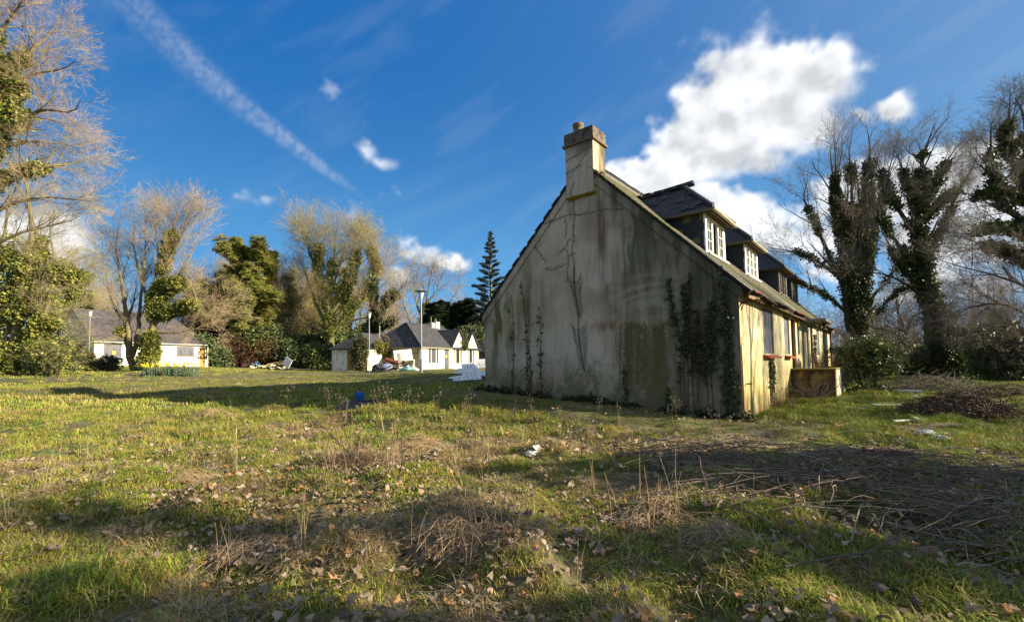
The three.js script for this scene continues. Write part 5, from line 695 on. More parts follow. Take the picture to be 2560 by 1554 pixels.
  part('wing_roof', joined([roofPoly([-9.7, 2.33, 3.2], [-4.1, 2.33, 3.2], [-6.8, 4.05, 1.3]), roofPoly([-4.1, 2.33, 3.2], [-4.1, 2.33, -1.2], [-6.8, 4.05, -1.6], [-6.8, 4.05, 1.3]), roofPoly([-9.7, 2.33, -1.2], [-9.7, 2.33, 3.2], [-6.8, 4.05, 1.3], [-6.8, 4.05, -1.6])]), MB.roof, t);
  part('wing_fascia', joined([boxG(-9.6, -4.2, 2.24, 2.35, 3.06, 3.14), boxG(-4.24, -4.16, 2.24, 2.35, .1, 3.05)]), M.rotten, t); part('vent_pipe', new Buf().tube([V3(-6.0, 3.4, -.6), V3(-6.0, 4.9, -.6)], [.05, .05], 7).geo, M.cream, t);
  // the darker building further along
  const r = thing('outbuilding', 'low dark-roofed outbuilding half hidden behind the house edge', 'outbuilding', f.p.clone()); r.rotation.y = f.rot; part('wall', boxG(-4, 1.2, -.8, 2.1, -20, -13, .02), M.boardFar, r); part('roof', joined([roofPoly([1.5, 2.05, -12.7], [1.5, 2.05, -20.3], [-1.4, 3.9, -18.5], [-1.4, 3.9, -14.5]), roofPoly([-4.3, 2.05, -12.7], [1.5, 2.05, -12.7], [-1.4, 3.9, -14.5]), roofPoly([-4.3, 2.05, -20.3], [-4.3, 2.05, -12.7], [-1.4, 3.9, -14.5], [-1.4, 3.9, -18.5])]), MB.roof, r);
  const lw = (x, y, z) => V3(x, y, z).applyAxisAngle(Yup, f.rot).add(f.p);
  bush('ivy_bush', 'tall leafy ivy bush against the corner of the low wing', 'bush', null, lw(-5.1, -.05, 3.5), 1.0, 2.9, .7, 620, { tones: [[.09, .09, .025], [.12, .09, .035], [.06, .075, .02]], size: 1.3, bark: B.brownTwig, seed: 601, stems: 20 });
  bush('climbing_ivy', 'yellow-green ivy hanging from the sunlit eave of the low wing', 'ivy', null, lw(-4.2, 1.75, 1.4), .35, 1.0, 1.6, 420, { tones: IVYYEL, size: 1.2, seed: 602, stems: 8, thr: .42 });
  bush('climbing_ivy', 'ivy growing up the angle between the low wing and the bungalow', 'ivy', null, lw(-4.15, 0, .35), .4, 2.5, .35, 330, { tones: IVYYEL, size: 1.2, seed: 603, stems: 8 });
  bush('climbing_ivy', 'ivy spilling down the right slope of the nearer bungalow gable', 'ivy', null, lw(.2, 2.2, -8.25), .35, 1.9, .8, 300, { tones: [[.10, .11, .03], [.07, .09, .02]], size: 1.2, seed: 604, stems: 5 });
}
function noticeUV(g, z0, z1, y0, y1) { const p = g.attributes.position, u = new Float32Array(p.count * 2); for (let i = 0; i < p.count; i++) { u[2 * i] = (z1 - p.getZ(i)) / (z1 - z0); u[2 * i + 1] = (p.getY(i) - y0) / (y1 - y0); } return new THREE.BufferAttribute(u, 2); }
{
  const f = localFrame(233 / K, 914 / K, 44, .893, .45), t = thing('bungalow', 'long white bungalow with brown roof and boarded windows at far left', 'bungalow', f.p); t.rotation.y = f.rot;
  const holes = [[.75, 2.2, .64, 2.2], [4.45, 5.3, .65, 1.95], [7.2, 9.0, 1.04, 2.08], [9.6, 10.2, -.42, 1.97]];
  part('front_wall', wallX(0.003, 10.55, -1.4, 2.46, holes), MB.wall, t);
  holes.slice(0, 3).forEach(([a, b, c, d], i) => { const w = part('boarded_window', boxG(-.08, -.04, c + .002, d - .002, -b + .002, -a - .002), M.board, t); part('sill', boxG(-.04, .07, c - .07, c - .004, -b - .05, -a + .05, .01), M.timber, w); if (i === 0) { const n = part('notice', boxG(-.039, -.03, 1.1, 1.46, -1.72, -1.46), MB.notice, w); n.geometry.setAttribute('uv', noticeUV(n.geometry, -1.72, -1.46, 1.1, 1.46)); } });
  const d = part('plywood_door', boxG(-.1, -.06, -.418, 1.72, -10.12, -9.64), M.ply, t); part('door_frame', joined([boxG(-.12, .01, -.418, 1.968, -10.198, -10.125), boxG(-.12, .01, 1.73, 1.968, -10.12, -9.602)]), M.redbrown, d);
  part('gable_wall', worldUV(new THREE.ExtrudeGeometry(new THREE.Shape([[-9, -1.4], [-.003, -1.4], [-.003, 2.46], [-4.5, 5.75], [-9, 2.46]].map((p) => new THREE.Vector2(...p))), { depth: .25, bevelEnabled: false }).translate(0, 0, -.25)), MB.greyWall, t);
  part('back_wall', boxG(-9, -8.75, -1.4, 2.46, -10.5, -.255), MB.cream, t); part('end_wall', boxG(-8.745, -.255, -1.4, 2.46, -10.55, -10.3), MB.cream, t);
  part('roof', joined([roofPoly([.28, 2.36, .2], [.28, 2.36, -10.9], [-4.5, 5.9, -8.6], [-4.5, 5.9, .2]), roofPoly([-9.28, 2.36, -10.9], [-9.28, 2.36, .2], [-4.503, 5.9, .2], [-4.503, 5.9, -8.6]), roofPoly([.28, 2.36, -10.9], [-9.28, 2.36, -10.9], [-4.5, 5.9, -8.6])]), MB.roofBrown, t);
  part('fascia', boxG(.2, .27, 2.25, 2.37, -10.8, .15), M.cream, t); part('gutter', new Buf().tube([V3(.32, 2.32, .15), V3(.32, 2.28, -10.85)], [.055, .055], 7).geo, M.offwhite, t); part('downpipe', new Buf().tube([V3(.06, 2.3, -10.4), V3(.06, -.45, -10.4)], [.045, .045], 6).geo, M.white, t);
}
// lamp posts
{
  const mk = (pos, h, label) => {
    const t = thing('lamp_post', label, 'lamp post', pos, 'old lamp posts on the site'); part('post', new Buf().tube([V3(0, -.4, 0), V3(0, .9, 0), V3(0, .92, 0), V3(0, h - .55, 0)], [.07, .07, .045, .036], 10).geo, M.steel, t);
    part('lantern', new THREE.LatheGeometry([[.05, 0], [.09, .02], [.19, .5], [.175, .5], [.08, .03]].map((p) => new THREE.Vector2(...p)), 18).translate(0, h - .56, 0), M.offwhite, t); part('cap', new THREE.LatheGeometry([[0, .08], [.18, .06], [.39, .025], [.4, 0], [.2, .0], [0, .01]].map((p) => new THREE.Vector2(...p)), 22).translate(0, h - .06, 0), M.concrete, t); return t;
  };
  const l1 = mk(gat(1014, 30), 5.45, 'tall pale lamp post with disc cap before the bungalow front corner');
  const cp = (p, s, lab) => { const c = l1.clone(); c.name = numbered('lamp_post'); c.position.copy(p); c.scale.setScalar(s); c.userData.label = lab; scene.add(c); const cap = c.children[2]; cap.geometry = cap.geometry.clone().translate(0, -5.39, 0).scale(.62, 1.6, .62).translate(0, 5.37, 0); return c; };
  cp(gat(888, 41), 0.99, 'lamp post in front of the low wing, behind the ivy bush'); cp(gat(212, 42), 0.95, 'lamp post before the grey gable of the left bungalow');
}

// ---------------------------------------------------------------- ivy and dead creeper on the gable
const SX = { gab: (u, y, o = 0.02) => hAt(u, y, -o) };
function wallIvy(name, label, stems, opt) {                              // stems: [[u,y],...] on the gable; leaves lie against the wall
  const q = rngOf(opt.seed), T = newTree(opt.seed), t = thing(name, label, 'ivy', SX.gab(stems[0].p[0][0], stems[0].p[0][1], 0)), place = opt.place ?? SX.gab, out = opt.out ?? HV.clone().negate();
  for (const s of stems) {
    const pts = curve(s.p.map(([u, y]) => place(u + (q() - .5) * .03, y, 0.015)), s.p.length * 4), r = s.r ?? 0.012; T.br.tube(pts, pts.map((_, k) => r * (1 - .7 * k / pts.length)), 4);
    const n = s.n ?? 0; for (let k = 0; k < n; k++) { const f = lerp(s.f ?? 0, 1, q()), i = Math.min(pts.length - 2, Math.floor(f * (pts.length - 1))), w = s.w * (0.4 + 0.9 * Math.sin(Math.PI * clamp(f * .9 + .05))), a = q() * 2 - 1, side = HU.clone(); if (opt.side) side.copy(opt.side); const p = pts[i].clone().lerp(pts[i + 1], q()).addScaledVector(side, a * Math.abs(a) * w).add(V3(0, (q() - .5) * .08, 0)).addScaledVector(out, .01 + .05 * q()); T.leaves.push({ m: pose(p, rotDir(out, .9, q), (opt.size ?? .6) * (.7 + .6 * q()), q), c: tint(q, opt.tones ?? IVYDARK) }); }
  }
  return finish(T, t, { bark: opt.bark ?? B.brownTwig, bark2: opt.bark ?? B.brownTwig, leafName: 'leaves', leafGeo: opt.geo ?? G.wall, leafMat: LEAF });
}
G.wall = clumpGeo(21, 3, 0.10, 0.04, 1.0, .15);
const IVYWALL = [[.05, .07, .022], [.065, .09, .025], [.04, .055, .018], [.09, .095, .03]];
wallIvy('climbing_ivy', 'leftmost dark ivy strand of the right-hand group, curving to a thin tip', [{ p: [[5.95, .05], [5.93, .7], [5.92, 1.4], [5.80, 2.1], [5.70, 2.6], [5.68, 3.05]], w: .08, n: 120, f: .36 }, { p: [[5.9, .1], [5.85, .9], [5.9, 1.5]], w: .05, n: 20, f: .4 }], { seed: 701, tones: IVYWALL });
wallIvy('climbing_ivy', 'twin-topped dark ivy strand second from left of the right-hand group', [{ p: [[6.0, .1], [6.03, 1.0], [6.02, 1.6], [6.04, 2.2], [5.98, 2.85]], w: .07, n: 100, f: .35 }, { p: [[6.03, 1.5], [6.08, 2.2], [6.12, 2.6], [6.14, 3.1]], w: .07, n: 80 }], { seed: 702, tones: IVYWALL });
wallIvy('climbing_ivy', 'reddish-brown thinning ivy strand in the middle of the right-hand group', [{ p: [[6.15, .1], [6.12, .9], [6.2, 1.5], [6.26, 2.3]], w: .09, n: 80, f: .3 }, { p: [[6.2, .3], [6.3, 1.2], [6.28, 2.0]], w: .07, n: 46, f: .3 }], { seed: 703, tones: [[.09, .04, .025], [.07, .05, .025], [.05, .05, .02]] });
wallIvy('climbing_ivy', 'broad dense dark ivy patch in the right-hand group on the gable', [{ p: [[6.55, .1], [6.5, .9], [6.54, 1.6], [6.6, 2.45]], w: .17, n: 170, f: .35 }, { p: [[6.45, .2], [6.42, 1.0], [6.46, 1.9]], w: .13, n: 50, f: .3 }], { seed: 704, tones: IVYWALL });
wallIvy('climbing_ivy', 'rightmost long ivy column, beside the house corner', [{ p: [[6.78, .05], [6.82, .8], [6.86, 1.5], [6.85, 2.3], [6.76, 3.1]], w: .13, n: 190, f: .03 }, { p: [[6.95, .05], [6.98, .6], [6.95, 1.1]], w: .08, n: 60 }], { seed: 705, tones: IVYWALL });
wallIvy('climbing_ivy', 'small isolated ivy sprig low on the middle of the gable', [{ p: [[4.6, .2], [4.57, .6], [4.56, 1.05]], w: .05, n: 30, f: .25 }], { seed: 706, tones: IVYWALL });
wallIvy('climbing_ivy', 'little dark ivy shoot at the wall foot, left of the ivy group', [{ p: [[5.6, .05], [5.62, .35], [5.58, .62]], w: .06, n: 30 }], { seed: 707, tones: IVYWALL });
const VINE = [[.08, .09, .03], [.05, .06, .02], [.10, .08, .04]];
wallIvy('dying_creeper', 'thin sparse creeper nearest the left edge of the gable', [{ p: [[1.12, .3], [1.1, 1.2], [1.16, 2.2], [1.06, 3.25]], w: .06, n: 16 }], { seed: 708, tones: VINE });
wallIvy('dying_creeper', 'middle one of the three sparse creepers on the left of the gable', [{ p: [[1.66, .3], [1.62, 1.2], [1.58, 2.3], [1.44, 3.6]], w: .12, n: 34 }, { p: [[1.7, .3], [1.75, 1.1], [1.66, 1.9]], w: .1, n: 22 }], { seed: 709, tones: VINE });
wallIvy('dying_creeper', 'right one of the three sparse creepers on the left of the gable', [{ p: [[2.12, .3], [2.08, 1.2], [2.12, 2.0], [2.05, 2.75]], w: .09, n: 34 }], { seed: 710, tones: VINE });
{
  const q = rngOf(711);
  for (const [u0, y0, y1, w, lab] of [[3.24, 2.35, 3.5, .26, 'dead fern-like creeper traces under the chimney crack, upper'], [3.33, 1.0, 2.3, .3, 'dead fern-like creeper traces under the chimney crack, lower']]) {
    const t = thing('dead_creeper', lab, 'creeper', SX.gab(u0, y0, 0)), b = new Buf(), n = 17; const sp = curve([[u0 + .12, y0], [u0 + .04, lerp(y0, y1, .3)], [u0 - .02, lerp(y0, y1, .65)], [u0 - .04, y1 + .2]].map(([u, y]) => SX.gab(u, y, .012)), 14); b.tube(sp, sp.map(() => .009), 4);
    for (let k = 0; k < n; k++) for (const s of [-1, 1]) { const f = .06 + .8 * k / n, y = lerp(y0, y1, f), u = u0 + .1 - .14 * f, l = w * (.35 + .65 * f) * (.7 + .5 * q()), pts = curve([[u, y], [u + s * l * .55, y + .02 + .04 * f], [u + s * l * .9, y + .12 + .16 * f]].map(([a, c]) => SX.gab(a, c, .01)), 5); b.tube(pts, pts.map((_, i) => .0065 - .0008 * i), 3); }
    const g = b.geo; g.translate(-t.position.x, -t.position.y, -t.position.z); part('dead_stems', g, B.dark, t);
  }
  // creeper and moss at the wall foot
  const L = []; for (let k = 0; k < 620; k++) { const u = -0.2 + 7.5 * q(), o = .02 + .32 * q() * q(), p = hAt(u, 0, -o); p.y = gy(p.x, p.z) + .02 + .12 * q() * noise(u * 3, 4); if (noise(u * 2.3, 9) < .35 + .3 * q()) continue; L.push({ m: pose(p, rotDir(Yup, .8, q), .45 + .4 * q(), q), c: tint(q, [[.03, .045, .014], [.05, .055, .02], [.07, .07, .03]]) }); }
  tag(copies('ground_ivy', G.ivy, LEAFDULL, L, scene), 'dark creeping ivy along the foot of the gable');
  const frontPlace = (v, y, o) => hAt(W_ + o, y, v); wallIvy('climbing_ivy', 'pale green ivy trailing under the nearest boarded window', [{ p: [[2.6, .2], [2.66, .7], [2.7, 1.2]], w: .16, n: 120, f: .2 }, { p: [[2.9, .3], [2.85, .8], [2.8, 1.1]], w: .1, n: 60, f: .2 }], { seed: 712, tones: [[.14, .16, .06], [.1, .12, .04]], place: frontPlace, out: HU.clone(), side: HV.clone() });
  wallIvy('climbing_ivy', 'ivy hanging round the doorway beyond the canopy', [{ p: [[10.9, .4], [11.0, 1.2], [11.1, 2.2]], w: .25, n: 160, f: .2 }], { seed: 713, tones: [[.1, .12, .04], [.07, .09, .03]], place: frontPlace, out: HU.clone(), side: HV.clone() });
}
bush('ivy_bush', 'glossy ivy bush behind the end of the low porch wall', 'bush', null, hAt(8.75, 0.05, 8.2), .8, 1.5, 1.1, 640, { tones: [[.12, .15, .04], [.09, .12, .03], [.2, .2, .06]], size: .8, seed: 720, stems: 20, spray: .5 });
bush('shrub', 'green shrub against the far end of the front wall', 'shrub', null, hAt(7.6, .25, 15), .7, 1.3, 1.8, 560, { tones: [[.13, .15, .035], [.17, .18, .045]], size: 1, seed: 721, stems: 16 });
bush('stem_tangle', 'tangle of dead stems lying over the porch wall coping', 'dead stems', null, hAt(7.8, .9, 6.4), .5, .35, .7, 0, { stems: 26, sprays: 2, spray: .4, bark: B.brownTwig, twig: B.brownTwig, seed: 722, stemR: .01 });
bush('branch_heap', 'heap of dead branches at the foot of the porch wall', 'dead stems', null, hAt(7.7, .08, 5.2), .8, .45, .4, 0, { stems: 40, sprays: 2, spray: .5, bark: B.pale, twig: B.brownTwig, seed: 723, stemR: .016 });
bush('bramble_tangle', 'straggling dead bramble stems at the sunlit corner of the house', 'dead stems', null, hAt(7.4, .0, 2.6), .35, .4, 1.6, 0, { stems: 30, sprays: 2, spray: .35, bark: B.brownTwig, twig: B.brownTwig, seed: 724, stemR: .008 });

// ---------------------------------------------------------------- rubbish lying about
{
  const q = rngOf(800);
  const lay = (name, label, cat, px, py, g, m, ry, tilt = 0, lift = 0.02, group, roll = 0) => { const p = ground(px, py), t = part(name, g, m, scene); t.position.copy(p).add(V3(0, lift, 0)); t.rotation.set(tilt, ry, roll, 'YXZ'); return tag(t, label, cat, group); };
  const board = (l, w, h, bev = .006) => boxG(-l / 2, l / 2, 0, h, -w / 2, w / 2, bev);
  // white slotted sheets heaped by the left corner of the house
  const slotted = (l, w, nx, nz) => { const s = new THREE.Shape(); s.moveTo(0, 0); s.lineTo(l, 0); s.lineTo(l, w); s.lineTo(l * .42, w); s.lineTo(l * .36, w * .55); s.lineTo(0, w * .48); for (let a = 0; a < nx; a++) for (let b = 0; b < nz; b++) { const x = .07 + a * (l - .16) / nx, z = .07 + b * (w - .1) / nz; if (z > w * .4 && x < l * .42) continue; const h = new THREE.Path(); h.moveTo(x, z); h.lineTo(x, z + .075); h.lineTo(x + .1, z + .075); h.lineTo(x + .1, z); h.closePath(); s.holes.push(h); } return worldUV(new THREE.ExtrudeGeometry(s, { depth: .05, bevelEnabled: false }).rotateX(-Math.PI / 2).translate(-l / 2, 0, w / 2)); };
  const pr = (name, label, px, py, l, w, ry, tl, rl, lift, nx = 6, nz = 4) => lay(name, label, 'plastic sheet', px, py, slotted(l, w, nx, nz), M.white, ry, tl, lift, null, rl);
  pr('slotted_sheet', 'white slotted plastic sheet lying frontmost by the left house corner', 1122, 916, 1.35, .95, .25, .42, .05, .26); pr('slotted_sheet', 'white slotted plastic sheet tilted behind the frontmost one', 1120, 905, 1.3, 1.0, .5, .5, .12, .42, 5, 4); pr('slotted_sheet', 'white slotted plastic sheet highest on the heap by the house corner', 1152, 898, 1.2, .9, .3, .6, .1, .6); pr('slotted_sheet', 'white broken plastic strip touching the house corner', 1158, 910, 1.0, .7, .7, .4, -.08, .2, 5, 3);
  lay('white_pipe', 'thin white pole propped across the sheets by the house corner', 'pole', 1152, 892, new Buf().tube([V3(-.7, .55, 0), V3(.8, .38, 0)], [.025, .025], 7).geo, M.white, .1); lay('cardboard', 'brown torn card under the white sheets', 'cardboard', 1135, 908, board(1, .6, .03), M.timber, .8, .1, .06); lay('white_scrap', 'white crumpled scrap left of the white sheets', 'scrap', 1092, 912, board(.5, .25, .05, .02), M.white, .4, .2, .05);
  // timber heap before the wood
  const heapA = [[632, 884, 5.2, .16, .22, .1, .0, .18], [650, 882, 4.4, .2, .3, .2, .2, .2], [668, 884, 3.6, .14, -.2, .25, .3, .16], [660, 880, 3.2, .18, .5, .5, -.1, .24], [640, 886, 2.6, .2, .1, .1, .1, .06], [676, 880, 3.0, .14, .12, .7, -.05, .14], [655, 886, 3.4, .16, -.35, .15, .1, .12]];
  heapA.forEach(([px, py, l, w, ry, lift, tl, rl], i) => { const p = gat(px, 50), t = part('timber_plank', board(l, w, .06), i % 2 ? M.paleWood : M.timber, scene); t.position.copy(p).add(V3(0, lift + .15, 0)); t.rotation.set(tl, ry, rl, 'YXZ'); tag(t, 'loose pale timber plank in the heap before the dark wood', 'plank', 'planks in the heap before the wood'); });
  const put = (name, label, cat, px, d, dy, g, m, rx, ry, rz) => { const t = part(name, g, m, scene); t.position.copy(gat(px, d)).add(V3(0, dy, 0)); t.rotation.set(rx, ry, rz, 'YXZ'); return tag(t, label, cat); };
  put('leaning_sheet', 'white square panel leaning on the right of the timber heap', 'panel', 686, 49.6, .45, board(1.3, .06, .95), M.white, -.25, -.5, -.45); put('rubble_pile', 'low mound of broken plasterboard under the planks', 'rubble', 655, 50.2, -.1, (() => { const l = []; for (let k = 0; k < 40; k++) { const s = .15 + .3 * q(), g = boxG(-s, s, -.05, .05, -s * .7, s * .7, .01); g.rotateX(q() - .5).rotateY(q() * 6).rotateZ((q() - .5) * .8).translate((q() - .5) * 4.2, .1 + .5 * q() * q(), (q() - .5) * 1.2); l.push(g); } return joined(l); })(), M.plain, 0, 0, 0);
  // rubbish heap before the bungalow
  put('tipped_board', 'big white board standing up at the back of the rubbish heap', 'board', 972, 43.6, .95, board(1.7, .06, 1.15), M.white, -.35, .35, .1); put('white_cabinet', 'white broken cabinet at the right end of the rubbish heap', 'cabinet', 995, 43, .35, joined([boxG(-.05, .05, -.4, .75, -.45, .45, .01), boxG(-.6, -.051, .7, .75, -.45, .45, .01), boxG(-.6, -.051, -.4, -.35, -.45, .45, .01)]), M.white, .05, .2, -.08); put('brown_carpet', 'brown folded sheet draped over the middle of the rubbish heap', 'sheet', 948, 43.2, .85, board(1.9, .9, .12, .05), M.redbrown, .5, -.1, -.22); put('mattress', 'pale upright slab in the middle of the rubbish heap', 'slab', 963, 42.8, .5, board(.35, .2, 1.2, .05), M.cream, .1, .2, .12); put('blue_sack', 'blue-grey bundle at the left of the rubbish heap', 'sack', 930, 42.6, .35, new THREE.IcosahedronGeometry(.55, 2).scale(1.1, .75, .8), mat(0x66728c, .6), 0, .4, 0); put('black_bag', 'black plastic bag at the far left of the rubbish heap', 'bag', 908, 42.2, .3, lumpy(.5, 3), M.blackPlastic, 0, 1, 0); put('black_bag', 'black plastic bag second from left of the rubbish heap', 'bag', 918, 42.6, .25, lumpy(.45, 8), M.blackPlastic, 0, 2, 0); put('green_tarpaulin', 'pale green folded tarpaulin low on the right of the rubbish heap', 'tarpaulin', 980, 42.2, .15, lumpy(.7, 12).scale(1.2, .35, .7), mat(0x7fa898, .6), 0, 0, 0);
  const mixed = [M.white, M.timber, M.cream, M.offwhite, mat(0x7c8ba3, .7), M.paleWood, M.redbrown]; for (let k = 0; k < 26; k++) { const px = 915 + 80 * q(), h = .15 + .55 * q() * (1 - Math.abs(px - 958) / 60); put('rubbish_piece', ['white', 'brown timber', 'cream', 'dull white', 'blue-grey', 'pale wood', 'red-brown'][k % 7] + ' broken board among the rubbish heap before the bungalow', 'rubbish', px, 42.2 + 1.4 * q(), Math.max(.06, h), board(.5 + 1.3 * q(), .12 + .4 * q(), .05), mixed[k % 7], (q() - .5) * 1.2, q() * 3, (q() - .5) * .9).userData.group = 'broken boards and panels in the rubbish heap'; }
  function lumpy(r, s) { const g = new THREE.IcosahedronGeometry(r, 3), p = g.attributes.position; for (let i = 0; i < p.count; i++) { const v = V3().fromBufferAttribute(p, i), k = .7 + .7 * fbm(v.x * 3 / r + s, v.y * 3 / r + s, v.z * 3 / r + .5 + s, 3); p.setXYZ(i, v.x * k, v.y * k * .8, v.z * k); } g.computeVertexNormals(); return g; }
  // small things in the grass
  { const p = ground(866, 968), t = thing('blue_tub', 'small bright blue plastic tub in the shaded grass', 'tub', p); part('tub', new THREE.LatheGeometry([[0, 0], [.10, 0], [.115, .2], [.12, .22], [.11, .22], [.095, .02], [0, .02]].map((a) => new THREE.Vector2(...a)), 18), M.bluePlastic, t); t.rotation.z = .1; t.position.y += .06; t.scale.setScalar(1.15); }
  { const p = ground(858, 984), t = thing('slatted_grate', 'dark slatted crate side lying in the shaded grass', 'grate', p.add(V3(0, .05, 0))); for (let k = 0; k < 6; k++) part('slat', boxG(-.42, .42, .02, .05, -.3 + k * .11, -.25 + k * .11, .004), M.blackPlastic, t); part('rail', joined([boxG(-.45, -.40, 0, .019, -.32, .32), boxG(.40, .45, 0, .019, -.32, .32)]), M.blackPlastic, t); t.rotation.set(.25, .1, 0); }
  lay('white_bag', 'crumpled white plastic scrap in the straw at centre right', 'bag', 1283, 1100, lumpy(.10, 5).scale(1.2, .6, .8), M.offwhite, .5, 0, .05); lay('white_bag', 'torn white sheet corner sticking out beside the crumpled scrap', 'bag', 1293, 1092, boxG(-.07, .07, 0, .006, -.045, .045), M.offwhite, .8, .6, .1);
  lay('plastic_bags', 'grey-white rubbish bag in the grass right of the house', 'bag', 2228, 1052, lumpy(.13, 21).scale(1.3, .5, .8), mat(0x74777c, .5), .2, 0, .05); lay('plastic_bags', 'small pale scrap right of the grey-white rubbish bag', 'bag', 2262, 1060, lumpy(.1, 23).scale(1.2, .5, 1), M.offwhite, .2, 0, .02); lay('plastic_bags', 'pale bluish scrap further back near the bracken heap', 'bag', 2208, 958, lumpy(.15, 25).scale(1.4, .4, .8), mat(0x7f8a96, .5), .2, 0, .04);
  lay('white_plank', 'white board lying flat in the grass right of the porch wall', 'plank', 2165, 980, board(1.2, .2, .04), M.concrete, -.05, .05, .05); lay('grey_plank', 'grey plank end beyond the bracken heap', 'plank', 2350, 981, board(1.3, .16, .06), M.timber, -.08, 0, .08); lay('lath_pair', 'pair of thin white laths in the grass right of the porch wall', 'lath', 2195, 1019, joined([board(.7, .04, .03), board(.35, .04, .03).rotateY(.9).translate(.1, .03, 0)]), M.offwhite, .1, 0, .05); lay('white_pipe', 'short white pipe beside the twig heap', 'pipe', 2184, 944, new Buf().tube([V3(-.35, .05, 0), V3(.35, .05, 0)], [.05, .05], 8).geo, M.white, -.9);
  for (const [px, py, l, w, lab] of [[2200, 1033, .62, .3, 'brown stone slab in the grass, left of two'], [2262, 1027, .7, .22, 'brown stone slab in the grass, right of two']]) lay('stone_slab', lab, 'slab', px, py, board(l, w, .05, .012), mat(0x6b5844, .95, { map: grain }), .05, 0, .02);
  { const p = ground(2095, 1101), t = thing('rusty_grating', 'rusty drain grating set flat in the grass', 'grating', p.add(V3(0, .06, 0))); for (let k = 0; k < 11; k++) part('bar', boxG(-.42 + k * .08, -.395 + k * .08, 0, .02, -.13, .13), M.rust, t); part('rim', joined([boxG(-.44, .44, -.004, .024, -.16, -.131), boxG(-.44, .44, -.004, .024, .131, .16)]), M.rust, t); }
  const heap = (name, label, px, py, rx, rz, h, n, m, len, seed) => { const p = ground(px, py), b = new Buf(), r = rngOf(seed), t = thing(name, label, 'heap', p); for (let k = 0; k < n; k++) { const a = r() * 6.28, f = Math.sqrt(r()), x = Math.cos(a) * rx * f, z = Math.sin(a) * rz * f, y = h * (1 - f * f) * r() + .03, d = V3(r() - .5, (r() - .5) * .45, r() - .5).normalize(), l = len * (.5 + r()); b.tube([V3(x, y, z).addScaledVector(d, -l / 2), V3(x, y + .04, z), V3(x, y, z).addScaledVector(d, l / 2)], [.009, .008, .004], 3); } part('stems', b.geo, m, t); return t; };
  heap('bracken_heap', 'heap of rust-brown dead bracken in the grass at right', 2305, 1000, 1.0, .55, .42, 1500, B.brownTwig, .45, 811); heap('twig_heap', 'heap of cut pale twigs near the right hedge', 2235, 940, 1.5, .7, .5, 260, B.pale, 1.0, 812); heap('twig_heap', 'low litter of twigs at the right edge below the hedge', 2440, 955, 1.4, .8, .25, 260, B.brownTwig, .7, 813);
  // daffodils
  const daf = (px, py, label, seed) => { const p = ground(px, py), t = thing('daffodil_clump', label, 'flowers', p), r = rngOf(seed), b = new Buf(), fl = new Buf(); for (let k = 0; k < 120; k++) { const x = (r() - .5) * 1.5, z = (r() - .5) * .6, h = .28 + .16 * r(), dx = (r() - .5) * .2, dz = (r() - .5) * .2; b.tube([V3(x, 0, z), V3(x + dx * .4, h * .6, z + dz * .4), V3(x + dx, h, z + dz)], [.013, .012, .004], 3); if (k % 5 === 0) { const c = V3(x + dx, h + .1, z + dz); b.tube([V3(x, 0, z), c], [.008, .007], 3); for (let s = 0; s < 6; s++) { const a = s * 1.047, e = c.clone().add(V3(Math.cos(a) * .07, Math.sin(a) * .07, .02)), e1 = c.clone().add(V3(Math.cos(a + .4) * .04, Math.sin(a + .4) * .04, .01)), e2 = c.clone().add(V3(Math.cos(a - .4) * .04, Math.sin(a - .4) * .04, .01)); fl.tri(c, e1, e).tri(c, e, e2); } fl.tube([c, c.clone().add(V3(.01, 0, .06))], [.022, .035], 7); } } part('leaves', b.geo, mat(C(.085, .15, .085), .6), t); part('blooms', fl.geo, mat(C(.80, .60, .02), .6), t); t.scale.set(1.15, 1.35, 1.15); return t; };
  daf(378, 904, 'clump of yellow daffodils left, before the left bungalow', 821); daf(437, 904, 'clump of yellow daffodils right, before the left bungalow', 822);
}

// ---------------------------------------------------------------- grass, straw, leaves, brambles
function tuftGeo(seed, n, h, spread, bend, w, flat = 0) {
  const q = rngOf(seed), b = new Buf();
  for (let k = 0; k < n; k++) {
    const a = q() * 6.28, r = spread * Math.sqrt(q()), o = V3(Math.cos(a) * r, -0.01, Math.sin(a) * r), az = q() * 6.28, l = h * (0.55 + 0.7 * q()), d = V3(Math.cos(az), 0, Math.sin(az)), be = bend * (0.4 + q()), s = V3(-d.z, 0, d.x).applyAxisAngle(Yup, (q() - .5)).multiplyScalar(w * (0.7 + 0.6 * q()));
    const m = o.clone().add(V3(0, l * (0.55 - 0.45 * flat), 0)).addScaledVector(d, l * be * 0.3 + l * flat * 0.4), e = o.clone().add(V3(0, l * (0.95 - 0.35 * be - 0.75 * flat), 0)).addScaledVector(d, l * (be * 0.8 + flat * 0.9));
    b.quad(o.clone().sub(s), o.clone().add(s), m.clone().addScaledVector(s, .75), m.clone().addScaledVector(s, -.75)).tri(m.clone().addScaledVector(s, -.75), m.clone().addScaledVector(s, .75), e);
  }
  return b.geo;
}
